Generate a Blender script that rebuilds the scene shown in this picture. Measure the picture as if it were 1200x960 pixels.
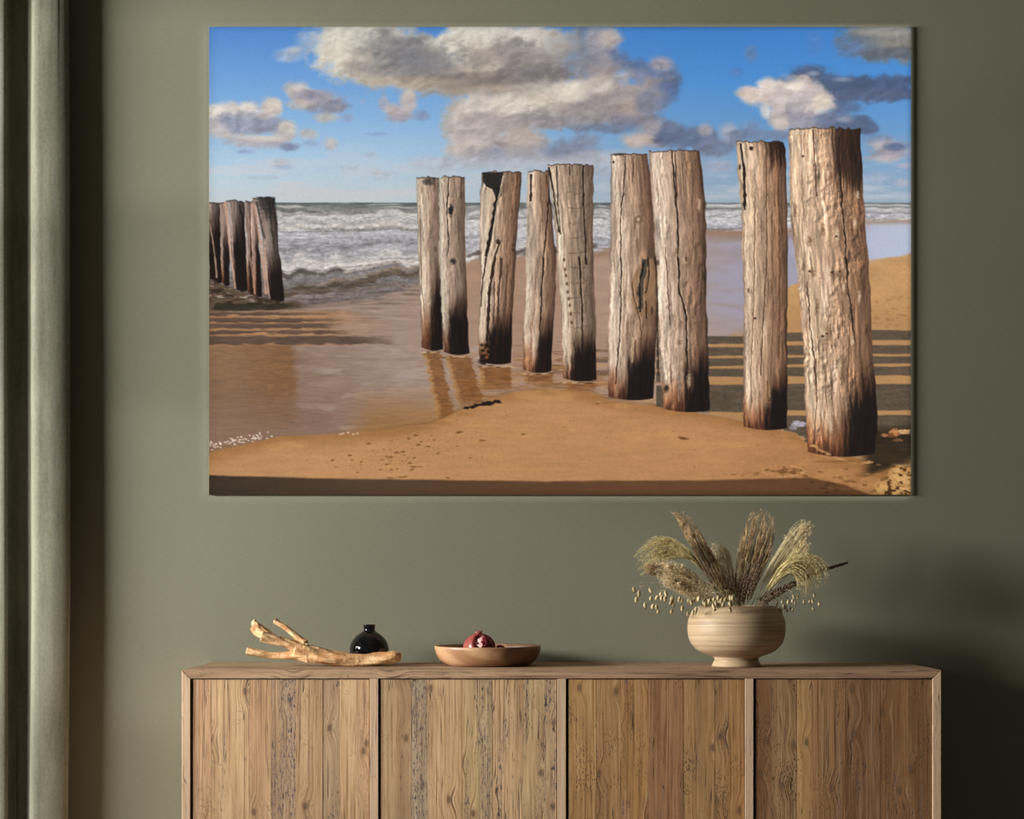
import bpy, bmesh, math, random
import numpy as np
from mathutils import Vector, Matrix

for o in list(bpy.data.objects): bpy.data.objects.remove(o)
SC = bpy.context.scene
COL = SC.collection
random.seed(5)

# ---------------------------------------------------------------- camera
F_PX = 2057.0; CX = 612.0; HY = 679.0; CAM_D = 4.5; CAM_H = 0.962      # back wall front face is the plane y = 0
cam = bpy.data.cameras.new('camera'); co = bpy.data.objects.new('camera', cam); COL.objects.link(co)
cam.sensor_width = 36.0; cam.lens = F_PX*36.0/1200.0
cam.shift_x = (600.0-CX)/1200.0; cam.shift_y = (HY-480.0)/1200.0
co.location = (0, -CAM_D, CAM_H); co.rotation_euler = (math.pi/2, 0, 0)
SC.camera = co

# ---------------------------------------------------------------- world, daylight, exposure
w = bpy.data.worlds.new('room_ambient'); SC.world = w; w.use_nodes = True
w.node_tree.nodes['Background'].inputs[0].default_value = (1.0, 0.93, 0.80, 1)
w.node_tree.nodes['Background'].inputs[1].default_value = 0.085
def area(name, loc, target, sx, sy, energy, color):
    l = bpy.data.lights.new(name, 'AREA'); l.shape = 'RECTANGLE'; l.size = sx; l.size_y = sy; l.energy = energy; l.color = color
    o = bpy.data.objects.new(name, l); COL.objects.link(o); o.location = loc
    o.rotation_euler = (Vector(target)-Vector(loc)).to_track_quat('-Z', 'Y').to_euler()
    return o
area('window_daylight', (-4.6, -1.95, 1.80), (0.6, -0.55, 1.30), 2.2, 0.8, 560, (1.0, 0.985, 0.94))
SC.view_settings.view_transform = 'Standard'; SC.view_settings.look = 'None'
SC.view_settings.gamma = 1.0; SC.view_settings.use_curve_mapping = False
SC.view_settings.exposure = 0.0

def W(x, y, d):                       # photo pixel at distance d from the camera -> world point
    return Vector(((x-CX)*d/F_PX, d-CAM_D, CAM_H-(y-HY)*d/F_PX))

# ---------------------------------------------------------------- helpers
def tag(o, label=None, cat=None, group=None, kind=None):
    if label: o['label'] = label
    if cat: o['category'] = cat
    if group: o['group'] = group
    if kind: o['kind'] = kind
    return o
def link(name, me, parent=None, mat=None):
    o = bpy.data.objects.new(name, me); COL.objects.link(o)
    if parent is not None: o.parent = parent
    if mat is not None and me is not None and not me.materials: me.materials.append(mat)
    return o
def empty(name, loc, **k):
    o = bpy.data.objects.new(name, None); COL.objects.link(o); o.location = loc; o.empty_display_size = .05
    return tag(o, **k)
def mk(name, bm, mat, parent=None, smooth=True, at=None):
    me = bpy.data.meshes.new(name); bmesh.ops.recalc_face_normals(bm, faces=bm.faces[:]); bm.to_mesh(me); bm.free()
    if smooth: me.polygons.foreach_set('use_smooth', [True]*len(me.polygons))
    if at is not None: me.transform(Matrix.Translation(-Vector(at)))
    o = link(name, me, parent, mat)
    if at is not None and parent is None: o.location = at
    return o
def bx(bm, x0, y0, z0, x1, y1, z1, bev=0):
    r = bmesh.ops.create_cube(bm, size=1)
    for v in r['verts']: v.co = Vector((x0+(x1-x0)*(v.co.x+.5), y0+(y1-y0)*(v.co.y+.5), z0+(z1-z0)*(v.co.z+.5)))
    if bev:
        es = list({e for v in r['verts'] for e in v.link_edges})
        bmesh.ops.bevel(bm, geom=es, offset=bev, segments=2, profile=.6, affect='EDGES')
def boxo(name, a, b, mat, parent=None, bev=0, at=None):
    bm = bmesh.new(); bx(bm, *a, *b, bev=bev); return mk(name, bm, mat, parent, smooth=False, at=at)
def prism_x(bm, poly, x0f, x1f):      # poly of (y,z); x extents may depend on z through functions (mitred ends)
    a = [bm.verts.new((x0f(y, z), y, z)) for y, z in poly]; b = [bm.verts.new((x1f(y, z), y, z)) for y, z in poly]
    n = len(poly); bm.faces.new(a[::-1]); bm.faces.new(b)
    for i in range(n): bm.faces.new((a[i], a[(i+1) % n], b[(i+1) % n], b[i]))
def lathe(prof, seg=64, wob=0, seed=0):
    bm = bmesh.new(); rings = []; rr = random.Random(seed)
    ph = [rr.random()*6.28 for _ in range(4)]
    for r, z in prof:
        if r < 1e-5: rings.append([bm.verts.new((0, 0, z))]); continue
        rings.append([bm.verts.new((r*(1+wob*math.sin(2*t+ph[0])+wob*.5*math.sin(3*t+ph[1]))*math.cos(t), r*(1+wob*math.sin(2*t+ph[0])+wob*.5*math.sin(3*t+ph[1]))*math.sin(t), z)) for t in [2*math.pi*i/seg for i in range(seg)]])
    for A, B in zip(rings[:-1], rings[1:]):
        for i in range(seg):
            j = (i+1) % seg
            if len(A) == 1 and len(B) == 1: continue
            if len(A) == 1: bm.faces.new((A[0], B[j], B[i]))
            elif len(B) == 1: bm.faces.new((A[i], A[j], B[0]))
            else: bm.faces.new((A[i], A[j], B[j], B[i]))
    return bm
def spline(pts, n):                   # Catmull-Rom through points (any dimension)
    P = [np.array(p, float) for p in pts]; P = [2*P[0]-P[1]]+P+[2*P[-1]-P[-2]]; out = []
    m = len(P)-3
    for k in range(n):
        t = k/(n-1)*m; i = min(int(t), m-1); t -= i; a, b, c, d = P[i:i+4]
        out.append(.5*((2*b)+(c-a)*t+(2*a-5*b+4*c-d)*t*t+(3*b-a-3*c+d)*t**3))
    return out
class Tubes:                          # many fine tubes gathered into one mesh
    def __init__(s): s.v = []; s.f = []
    def add(s, pts, rad, sides=3):
        pts = [np.array(p, float) for p in pts]; n = len(pts); base = len(s.v)
        for i, p in enumerate(pts):
            t = pts[min(i+1, n-1)]-pts[max(i-1, 0)]; t = t/(np.linalg.norm(t)+1e-9)
            a = np.cross(t, (0, 1, 0) if abs(t[1]) < .9 else (1, 0, 0)); a /= np.linalg.norm(a)+1e-9; b = np.cross(t, a)
            r = rad[i] if hasattr(rad, '__len__') else rad*(1-.75*i/(n-1))
            for k in range(sides):
                q = 2*math.pi*k/sides; s.v.append(tuple(p+r*(math.cos(q)*a+math.sin(q)*b)))
        for i in range(n-1):
            for k in range(sides):
                k2 = (k+1) % sides; s.f.append((base+i*sides+k, base+i*sides+k2, base+(i+1)*sides+k2, base+(i+1)*sides+k))
        s.f.append(tuple(base+k for k in range(sides))[::-1]); s.f.append(tuple(base+(n-1)*sides+k for k in range(sides)))
    def grain(s, c, d, L, r, flat=1.0):          # little pointed seed, axis d
        c = np.array(c, float); d = np.array(d, float); d /= np.linalg.norm(d)+1e-9
        a = np.cross(d, (0, 1, 0) if abs(d[1]) < .9 else (1, 0, 0)); a /= np.linalg.norm(a); b = np.cross(d, a)*flat
        base = len(s.v); N = 5; s.v.append(tuple(c-d*L/2))
        for u, rr in ((-.22, .85), (.15, 1.0), (.36, .5)):
            for k in range(N):
                q = 2*math.pi*k/N; s.v.append(tuple(c+d*L*u+r*rr*(math.cos(q)*a+math.sin(q)*b)))
        s.v.append(tuple(c+d*L/2))
        for k in range(N):
            k2 = (k+1) % N; s.f.append((base, base+1+k2, base+1+k))
            for j in range(2): s.f.append((base+1+j*N+k, base+1+j*N+k2, base+1+(j+1)*N+k2, base+1+(j+1)*N+k))
            s.f.append((base+1+2*N+k, base+1+2*N+k2, base+1+3*N))
    def build(s, name, mat, parent=None, at=(0, 0, 0)):
        me = bpy.data.meshes.new(name); v = np.array(s.v)-np.array(at)
        me.from_pydata([tuple(p) for p in v], [], s.f); me.update()
        me.polygons.foreach_set('use_smooth', [True]*len(me.polygons))
        return link(name, me, parent, mat)

# ---------------------------------------------------------------- materials
def srgb(r, g, b):
    f = lambda c: (c/255/12.92) if c/255 <= .04045 else ((c/255+.055)/1.055)**2.4
    return (f(r), f(g), f(b), 1)
class NT:
    def __init__(s, name):
        s.m = bpy.data.materials.new(name); s.m.use_nodes = True; s.t = s.m.node_tree; s.b = s.t.nodes['Principled BSDF']
    def n(s, typ, **k):
        nd = s.t.nodes.new(typ)
        for a, b in k.items(): setattr(nd, a, b)
        return nd
    def put(s, sock, v):
        if hasattr(v, 'is_output') or isinstance(v, bpy.types.NodeSocket): s.t.links.new(v, sock)
        else: sock.default_value = v
    def math(s, op, a, b=0.0, c=0.0, clamp=False):
        nd = s.n('ShaderNodeMath', operation=op, use_clamp=clamp)
        for i, v in enumerate((a, b, c)): s.put(nd.inputs[i], v)
        return nd.outputs[0]
    def coord(s, which='Object'): return s.n('ShaderNodeTexCoord').outputs[which]
    def pos(s): return s.n('ShaderNodeNewGeometry').outputs['Position']
    def mapping(s, v, scale=(1, 1, 1), loc=(0, 0, 0), rot=(0, 0, 0)):
        m = s.n('ShaderNodeMapping'); s.put(m.inputs[0], v); m.inputs[1].default_value = loc; m.inputs[2].default_value = rot; m.inputs[3].default_value = scale
        return m.outputs[0]
    def noise(s, v, scale=1.0, detail=4, rough=.55, dist=0.0):
        m = s.n('ShaderNodeTexNoise'); s.put(m.inputs['Vector'], v); m.inputs['Scale'].default_value = scale; m.inputs['Detail'].default_value = detail
        m.inputs['Roughness'].default_value = rough; m.inputs['Distortion'].default_value = dist
        return m.outputs['Fac']
    def voro(s, v, scale=1.0, feature='F1', rnd=1.0, dims='3D'):
        m = s.n('ShaderNodeTexVoronoi', feature=feature, voronoi_dimensions=dims); s.put(m.inputs['Vector'], v); m.inputs['Scale'].default_value = scale; m.inputs['Randomness'].default_value = rnd
        return m.outputs['Distance']
    def step(s, v, a, b, lo=0.0, hi=1.0):
        m = s.n('ShaderNodeMapRange', interpolation_type='SMOOTHSTEP'); s.put(m.inputs[0], v)
        for i, q in zip((1, 2, 3, 4), (a, b, lo, hi)): m.inputs[i].default_value = q
        return m.outputs[0]
    def mix(s, f, a, b, blend='MIX'):
        m = s.n('ShaderNodeMix', data_type='RGBA', blend_type=blend); s.put(m.inputs[0], f); s.put(m.inputs[6], a); s.put(m.inputs[7], b)
        return m.outputs[2]
    def ramp(s, v, stops):
        m = s.n('ShaderNodeValToRGB'); s.put(m.inputs[0], v); e = m.color_ramp.elements
        e[0].position, e[0].color = stops[0]; e[1].position, e[1].color = stops[-1]
        for p, c in stops[1:-1]: q = e.new(p); q.color = c
        return m.outputs[0]
    def addv(s, a, b):
        m = s.n('ShaderNodeVectorMath', operation='ADD'); s.put(m.inputs[0], a); s.put(m.inputs[1], b); return m.outputs[0]
    def combine(s, x=0.0, y=0.0, z=0.0):
        m = s.n('ShaderNodeCombineXYZ')
        for i, v in enumerate((x, y, z)): s.put(m.inputs[i], v)
        return m.outputs[0]
    def objattr(s, name):
        m = s.n('ShaderNodeAttribute', attribute_type='OBJECT', attribute_name=name); return m
    def bump(s, h, strength=.3, dist=.002):
        m = s.n('ShaderNodeBump'); s.put(m.inputs['Height'], h); m.inputs['Strength'].default_value = strength; m.inputs['Distance'].default_value = dist
        s.t.links.new(m.outputs[0], s.b.inputs['Normal'])
    def done(s, col, rough=.6, spec=.5, **k):
        s.put(s.b.inputs['Base Color'], col); s.put(s.b.inputs['Roughness'], rough); s.b.inputs['Specular IOR Level'].default_value = spec
        for a, v in k.items(): s.b.inputs[a].default_value = v
        return s.m

def wall_mat():
    s = NT('olive_wall_paint'); p = s.pos()
    fine = s.noise(s.mapping(p, (700, 700, 700)), 1, 3, .6); weave = s.noise(s.mapping(p, (60, 60, 420)), 1, 2, .6); big = s.noise(p, 1.3, 3)
    c = s.mix(s.step(big, .35, .65), (.172, .168, .120, 1), (.186, .181, .130, 1))
    c = s.mix(.10, c, s.mix(s.step(fine, .3, .7), (.06, .06, .04, 1), (.30, .30, .22, 1)))
    c = s.mix(.08, c, s.mix(s.step(weave, .3, .7), (.08, .08, .05, 1), (.30, .30, .22, 1)))
    s.bump(fine, .25, .0006)
    return s.done(c, .85, .25)

def reclaimed(name, base, dark, light, axis='Z', knots=True, paint=True, pits=.5, objcol=False, rough=.7):
    """weathered pine: long grain along axis, splits, knots, worm holes, leftovers of blue-grey paint"""
    s = NT(name); p = s.pos(); oi = s.n('ShaderNodeObjectInfo').outputs['Random']
    off = s.combine(s.math('MULTIPLY', oi, 13.7), 0.0, s.math('MULTIPLY', oi, 7.3))
    p = s.addv(p, off)
    if axis == 'X': p = s.mapping(p, rot=(0, math.pi/2, 0))
    elif axis == 'Y': p = s.mapping(p, rot=(math.pi/2, 0, 0))
    warp = s.noise(s.mapping(p, (9, 9, 2.2)), 1, 3, .5)
    sx_ = s.n('ShaderNodeSeparateXYZ'); s.put(sx_.inputs[0], p)
    def flat(a, b): return s.combine(s.math('MULTIPLY', sx_.outputs[0], a), s.math('MULTIPLY', sx_.outputs[2], b), 0.0)
    kd = s.voro(flat(9.5, 5.5), 1.0, dims='2D')
    push = s.step(kd, .0, .30, 1.0, 0.0)
    wv = s.combine(s.math('ADD', s.math('MULTIPLY', warp, .012), s.math('MULTIPLY', push, .012)), 0.0, 0.0)
    q = s.addv(p, wv)
    g1 = s.noise(s.mapping(q, (210, 210, 3.2)), 1, 5, .62); g2 = s.noise(s.mapping(q, (60, 60, 1.4)), 1, 4, .55); g3 = s.noise(s.mapping(q, (16, 16, 1.6)), 1, 3, .5)
    if objcol:
        at = s.objattr('wood_tone'); base_c = at.outputs['Color']
        dark_c = s.mix(1.0, base_c, (.42, .34, .28, 1), 'MULTIPLY'); light_c = s.mix(.30, base_c, (.80, .66, .46, 1))
    else: base_c, dark_c, light_c = base, dark, light
    c = s.mix(s.step(g2, .35, .66), dark_c, base_c)
    c = s.mix(.35, base_c, c)
    blot = s.noise(s.mapping(p, (11, 11, 5)), 1, 4, .6); c = s.mix(s.math('MULTIPLY', s.step(blot, .45, .7), .25), c, dark_c)
    c = s.mix(s.math('MULTIPLY', s.step(g1, .50, .70), .60), c, light_c)
    c = s.mix(s.math('MULTIPLY', s.step(g1, .48, .30), 1.0), c, dark_c)
    g4 = s.noise(s.mapping(q, (420, 420, 14)), 1, 3, .6); c = s.mix(s.math('MULTIPLY', s.step(g4, .54, .66), .55), c, dark_c)
    c = s.mix(s.math('MULTIPLY', s.step(g3, .50, .68), .45), c, dark_c)
    # long splits
    cr = s.noise(s.mapping(q, (120, 120, 2.0)), 1, 2, .5); gate = s.noise(s.mapping(p, (8, 8, 5)), 1, 2, .5)
    split = s.math('MULTIPLY', s.step(s.math('ABSOLUTE', s.math('SUBTRACT', cr, .5)), .016, .002), s.step(gate, .46, .54))
    c = s.mix(s.math('MULTIPLY', split, .85), c, (.035, .022, .014, 1))
    h = s.math('SUBTRACT', s.math('MULTIPLY', g1, .5), s.math('MULTIPLY', split, 1.0))
    if knots:
        ring = s.noise(s.combine(s.math('MULTIPLY', kd, 60.0), 0.0, 0.0), 1, 2, .5)
        kn = s.step(kd, .055, .035); kr = s.step(kd, .11, .05)
        c = s.mix(s.math('MULTIPLY', kr, .40), c, dark_c)
        c = s.mix(s.math('MULTIPLY', kn, .75), c, s.mix(s.step(ring, .4, .6), (.07, .04, .025, 1), (.20, .12, .07, 1)))
    pv = s.voro(flat(250, 75), 1.0, dims='2D'); pg = s.noise(s.mapping(p, (14, 14, 8)), 1, 3, .6)
    pit = s.math('MULTIPLY', s.step(pv, .28, .16), s.step(pg, .52, .64)); pit = s.math('MULTIPLY', pit, pits if not objcol else s.objattr('worm').outputs['Fac'])
    c = s.mix(pit, c, (.04, .024, .015, 1)); h = s.math('SUBTRACT', h, pit)
    # short knife marks and dents across the grain
    mk_ = s.noise(s.mapping(s.addv(p, s.combine(s.math('MULTIPLY', warp, .05), 0.0, s.math('MULTIPLY', sx_.outputs[0], .35))), (14, 14, 190)), 1, 2, .5)
    mg = s.noise(s.mapping(p, (26, 26, 17)), 1, 2, .5)
    mm = s.math('MULTIPLY', s.step(s.math('ABSOLUTE', s.math('SUBTRACT', mk_, .5)), .012, .002), s.step(mg, .60, .66))
    c = s.mix(s.math('MULTIPLY', mm, .6), c, (.06, .04, .028, 1))
    if paint:
        sp = s.noise(s.mapping(p, (260, 260, 70)), 1, 4, .7); zone = s.noise(s.mapping(p, (30, 30, 3.4)), 1, 4, .6)
        amt = s.objattr('paint').outputs['Fac'] if objcol else .3
        zone = s.math('ADD', zone, s.math('MULTIPLY', s.math('SUBTRACT', amt, .5), .34))
        m = s.math('MULTIPLY', s.step(sp, .53, .58), s.step(zone, .52, .64))
        c = s.mix(s.math('MULTIPLY', s.step(zone, .50, .70), .16), c, (.30, .26, .24, 1))
        c = s.mix(s.math('MULTIPLY', m, .85), c, (.075, .068, .085, 1))
        bs = s.math('MULTIPLY', s.step(s.noise(s.mapping(p, (150, 150, 34)), 1, 3, .6), .62, .68), s.step(zone, .48, .56))
        c = s.mix(s.math('MULTIPLY', bs, .85), c, (.02, .02, .03, 1))
    s.bump(h, .55, .0015)
    return s.done(c, rough, .3)

def turned(name, a, b, c_, spec=.35, rough=.5):        # lathe-turned wood, thin horizontal growth lines
    s = NT(name); p = s.coord('Object')
    w_ = s.noise(s.mapping(p, (5, 5, 14)), 1, 3, .5); q = s.addv(p, s.combine(0.0, 0.0, s.math('MULTIPLY', w_, .010)))
    g = s.noise(s.mapping(q, (4, 4, 300)), 1, 4, .6); g2 = s.noise(s.mapping(q, (3, 3, 75)), 1, 3, .55); sp = s.noise(s.mapping(p, (160, 160, 900)), 1, 3, .6)
    c = s.mix(s.step(g2, .35, .65), a, b); c = s.mix(s.math('MULTIPLY', s.step(g, .52, .36), .65), c, c_); c = s.mix(s.math('MULTIPLY', s.step(sp, .58, .68), .45), c, c_)
    s.bump(g, .15, .0006)
    return s.done(c, rough, spec)

def simple(name, col, rough=.6, spec=.4, nz=None, **k):
    s = NT(name)
    if nz:
        f = s.noise(s.coord('Object'), nz[0], 4, .6); c = s.mix(s.step(f, .35, .65), col, nz[1])
    else: c = col
    return s.done(c, rough, spec, **k)
# ---------------------------------------------------------------- the seascape printed on the canvas
PW, PH = 1000, 667
UX = (245.0, 1067.5); VY = (31.5, 580.0)

def paint_print():
    """sRGB array (PH, PW, 3), row 0 = top: beach posts, surf and clouds, painted from noise and strokes"""
    rs = np.random.RandomState(7)
    U, V = np.meshgrid(np.linspace(UX[0], UX[1], PW), np.linspace(VY[0], VY[1], PH))
    U = U.astype(np.float32); V = V.astype(np.float32)
    px = (UX[1]-UX[0])/PW
    tabs = [rs.rand(256, 256).astype(np.float32) for _ in range(6)]
    def vn(x, y, k=0):
        t = tabs[k % 6]
        x = x + 37.3*k; y = y + 91.7*k
        xi = np.floor(x).astype(np.int32); yi = np.floor(y).astype(np.int32)
        fx = x-xi; fy = y-yi
        fx = fx*fx*(3-2*fx); fy = fy*fy*(3-2*fy)
        x0 = xi & 255; x1 = (xi+1) & 255; y0 = yi & 255; y1 = (yi+1) & 255
        return (t[y0, x0]*(1-fx)+t[y0, x1]*fx)*(1-fy)+(t[y1, x0]*(1-fx)+t[y1, x1]*fx)*fy
    def fbm(x, y, o=4, k=0):
        a = 0; w = 1.0; s = 0
        for i in range(o):
            a = a+w*vn(x, y, k+i); s += w; w *= .55
            x, y = 1.6*x-1.2*y+3.1, 1.2*x+1.6*y+7.7
        return a/s-.5                                  # about -.35 .. .35
    def grn(x, y, o=4, k=0):                           # the same without turning the octaves: straight wood grain
        a = 0; w = 1.0; s = 0
        for i in range(o):
            a = a+w*vn(x*2**i, y*2**i, k+i); s += w; w *= .55
        return a/s-.5
    def sm(a, b, x):
        t = np.clip((x-a)/(b-a), 0, 1); return t*t*(3-2*t)
    def C(*c): return np.array(c, np.float32)/255
    def mixc(a, b, t):
        return a*(1-t[..., None])+b*t[..., None]
    def ramp(x, keys):
        xs = [k[0] for k in keys]
        return np.stack([np.interp(x, xs, [k[1][i] for k in keys]) for i in range(3)], -1).astype(np.float32)/255
    def box(x0, y0, x1, y1):
        j0 = int(max(0, (x0-UX[0])/px)); j1 = int(min(PW, (x1-UX[0])/px+2))
        i0 = int(max(0, (y0-VY[0])/px)); i1 = int(min(PH, (y1-VY[0])/px+2))
        return slice(i0, max(i1, i0)), slice(j0, max(j1, j0))
    I = np.zeros((PH, PW, 3), np.float32)
    # ---- sky
    L = ramp(V, [(31, (82, 136, 206)), (90, (110, 160, 217)), (140, (138, 180, 221)), (185, (168, 199, 224)), (215, (189, 207, 220)), (238, (200, 209, 213))])
    R = ramp(V, [(31, (60, 120, 190)), (90, (72, 135, 200)), (150, (100, 148, 195)), (200, (128, 160, 190)), (238, (148, 168, 183))])
    I[:] = mixc(L, R, sm(420, 900, U+20*fbm(U/200, V/60, 3)))
    cn = fbm(U/34, V/22, 6, 1); cn2 = fbm(U/11, V/8, 5, 3); 
    def billow(x, y):
        a = 0; w = 1.0
        for i in range(3):
            a = a+w*abs(vn(x, y, 2+i)-.5); w *= .5
            x, y = 1.5*x-1.1*y+5.2, 1.1*x+1.5*y+1.9
        return a-.42
    wx = 9*cn2; wy = 9*cn; bil = billow((U+wx)/20, (V+wy)/15); bmp = np.clip(bil-billow((U+wx+2.6)/20, (V+wy+2.8)/15), -.2, .2)
    def puff(x, y, rx, ry, col, a=1.0, e=.35, n=1.0):
        q = box(x-rx*1.8, y-ry*1.8, x+rx*1.8, y+ry*1.8)
        u = U[q]; v = V[q]
        if u.size == 0: return
        d = np.sqrt(((u-x)/rx)**2+((v-y)/ry)**2)
        k = min(1.0, .35+rx/45)
        d = d+n*k*(1.0*cn[q]+.5*cn2[q]+.5*bil[q])
        al = a*sm(1.0+e*.8, 1.0-e*1.1, d)
        c = C(*col)*(1+.12*cn2[q]+.12*cn[q]+.32*bmp[q])[..., None]
        I[q] = mixc(I[q], c, al)
    # haze streaks low over the horizon
    hz = sm(.02, .3, fbm(U/60, V/9, 4, 4)+.12)*sm(150, 215, V)*sm(240, 228, V)
    I[:] = mixc(I, C(212, 206, 206), hz*.45)
    CR = (218, 212, 198); LG = (192, 184, 176); MG = (150, 145, 144); DG = (112, 112, 120); WG = (142, 134, 128); BG = (74, 88, 116)
    P = [
     # big upper cloud, left half (from 368 to 720)
     (410, 55, 42, 34, CR, 1, .35), (398, 50, 30, 30, (214, 208, 194), 1, .4), (450, 60, 48, 32, (190, 184, 174), 1, .4), (430, 42, 60, 18, (206, 202, 190), .95, .4),
     (475, 70, 55, 26, (160, 154, 148), 1, .5), (520, 80, 60, 24, (168, 160, 152), 1, .5), (470, 52, 36, 16, (140, 138, 138), .85, .6), (500, 68, 40, 18, (120, 120, 124), .85, .6),
     (410, 78, 30, 12, (212, 202, 184), .8, .5), (450, 88, 40, 9, (196, 184, 166), .8, .5), (500, 96, 50, 9, (196, 182, 162), .8, .5), (500, 86, 40, 8, (122, 118, 118), .8, .6), (480, 64, 30, 16, (136, 134, 136), .8, .7),
     (528, 58, 24, 14, (214, 206, 190), .95, .4), (515, 66, 20, 12, (196, 188, 176), .8, .5),
     (570, 50, 52, 30, (214, 210, 198), 1, .35), (550, 62, 36, 24, (214, 208, 194), .9, .4), (620, 48, 50, 26, (206, 200, 190), 1, .4), (600, 80, 62, 30, (170, 160, 148), 1, .45),
     (560, 92, 60, 18, (176, 164, 150), .95, .5), (640, 78, 48, 30, (150, 144, 142), 1, .45), (605, 62, 30, 14, (150, 145, 142), .8, .6), (625, 88, 48, 18, (134, 126, 124), .85, .6), (680, 60, 30, 34, (120, 126, 142), .95, .5),
     (575, 76, 14, 14, (206, 196, 178), .7, .6), (600, 102, 50, 10, (158, 142, 124), .8, .5), (580, 92, 60, 9, (138, 128, 122), .8, .6), (640, 84, 40, 12, (124, 118, 120), .8, .6), (530, 90, 24, 6, (120, 114, 114), .6, .6),
     (655, 50, 24, 20, (168, 160, 152), .8, .6), (700, 46, 16, 20, (148, 146, 154), .9, .45), (712, 56, 14, 22, (150, 150, 162), .85, .45), (722, 72, 16, 16, (96, 112, 146), .85, .5), (715, 44, 14, 12, (182, 170, 164), .8, .5), (708, 70, 8, 10, (176, 166, 166), .7, .5),
     (470, 80, 60, 12, (150, 146, 144), .8, .7), (500, 70, 44, 14, (126, 126, 130), .8, .7), (560, 98, 60, 10, (134, 124, 118), .85, .6), (640, 90, 44, 14, (118, 112, 114), .85, .6), (600, 66, 50, 14, (150, 142, 136), .6, .8), (590, 105, 60, 5, (176, 160, 144), .6, .6), (470, 96, 60, 5, (188, 174, 156), .6, .6),
     # tower on the right of the big cloud
     (745, 84, 20, 14, (92, 110, 144), .9, .45), (776, 90, 18, 22, (100, 116, 150), .9, .45), (784, 104, 14, 14, (80, 98, 134), .85, .5), (774, 76, 13, 9, (184, 168, 168), .7, .7), (750, 90, 12, 9, (150, 146, 160), .6, .7),
     (690, 82, 30, 16, (134, 134, 144), .9, .5), (730, 90, 12, 10, (186, 172, 168), .7, .7), (760, 108, 30, 24, (96, 110, 140), .95, .45), (748, 110, 14, 10, (180, 164, 160), .7, .7), (768, 120, 22, 14, (112, 120, 146), .85, .5),
     # second bank (520 to 780, y 90 to 155)
     (665, 118, 70, 26, (180, 172, 164), 1, .35), (720, 112, 52, 30, (156, 148, 148), 1, .4), (612, 133, 46, 20, (196, 186, 176), 1, .35), (562, 136, 26, 24, (190, 184, 178), 1, .4), (545, 148, 26, 26, (186, 180, 176), 1, .4),
     (668, 106, 22, 14, (216, 206, 192), .9, .4), (640, 118, 24, 12, (208, 196, 180), .85, .45), (700, 100, 22, 10, (204, 194, 182), .8, .5), (596, 124, 26, 12, (214, 206, 194), .8, .5), (560, 126, 17, 13, (214, 206, 198), .8, .5), (590, 122, 14, 9, (214, 204, 192), .7, .5), (542, 140, 12, 14, (214, 204, 196), .8, .5),
     (690, 136, 60, 14, (150, 142, 142), .9, .5), (650, 142, 50, 9, (148, 142, 146), .85, .5), (740, 136, 34, 14, (136, 128, 132), .9, .5), (712, 150, 40, 7, (108, 112, 132), .75, .5), (748, 140, 30, 10, (112, 116, 138), .8, .5),
     (742, 128, 20, 13, (186, 168, 154), .6, .7), (760, 122, 14, 18, (122, 126, 146), .8, .5), (575, 146, 30, 12, (168, 158, 156), .8, .5), (600, 150, 24, 8, (160, 152, 152), .7, .5),
     (560, 162, 34, 18, (182, 174, 172), .95, .45), (550, 176, 30, 12, (198, 188, 182), .85, .5), (580, 180, 24, 9, (142, 140, 150), .8, .5), (615, 168, 30, 14, (168, 158, 156), .9, .45), (612, 160, 20, 9, (190, 178, 168), .7, .5), (634, 184, 30, 9, (160, 154, 160), .75, .5),
     (672, 176, 32, 12, (124, 130, 150), .85, .45), (690, 164, 16, 12, (130, 136, 156), .8, .5), (655, 180, 20, 7, (112, 120, 146), .7, .5), (700, 184, 30, 8, (186, 182, 186), .55, .6),
     # right of the bank, low clouds behind the posts
     (768, 156, 26, 16, (150, 146, 152), .95, .45), (745, 164, 18, 9, (190, 172, 160), .9, .45), (800, 160, 26, 14, (96, 108, 136), .95, .4), (786, 148, 12, 9, (104, 116, 142), .9, .4), (822, 162, 20, 14, (98, 112, 140), .9, .4), (826, 152, 9, 8, (168, 160, 166), .8, .5), (838, 172, 22, 10, (116, 124, 146), .8, .5),
     (853, 154, 11, 10, (178, 170, 174), .7, .7), (862, 162, 10, 8, (130, 138, 156), .7, .5), (845, 196, 16, 8, (170, 168, 180), .6, .6), (820, 200, 30, 14, (164, 170, 186), .45, .7), (700, 196, 60, 10, (170, 172, 186), .5, .7), (600, 192, 80, 8, (186, 186, 192), .45, .7), (560, 190, 50, 10, (176, 178, 188), .4, .7), (650, 200, 60, 20, (188, 190, 198), .4, .8),
     # right cloud: bright puff and blue-grey wing
     (975, 100, 50, 13, BG, 1, .35), (1020, 104, 50, 14, (70, 86, 116), 1, .35), (1048, 96, 26, 10, (72, 90, 122), .95, .4), (945, 84, 18, 9, (76, 92, 124), .95, .4), (960, 92, 30, 12, (74, 90, 120), .95, .4), (915, 96, 16, 6, (98, 112, 142), .8, .5), (1010, 112, 50, 8, (84, 96, 124), .9, .5), (985, 124, 22, 8, (84, 98, 128), .8, .5),
     (953, 86, 8, 3, (170, 174, 188), .6, .7), (986, 93, 12, 3, (140, 150, 172), .6, .7),
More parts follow.
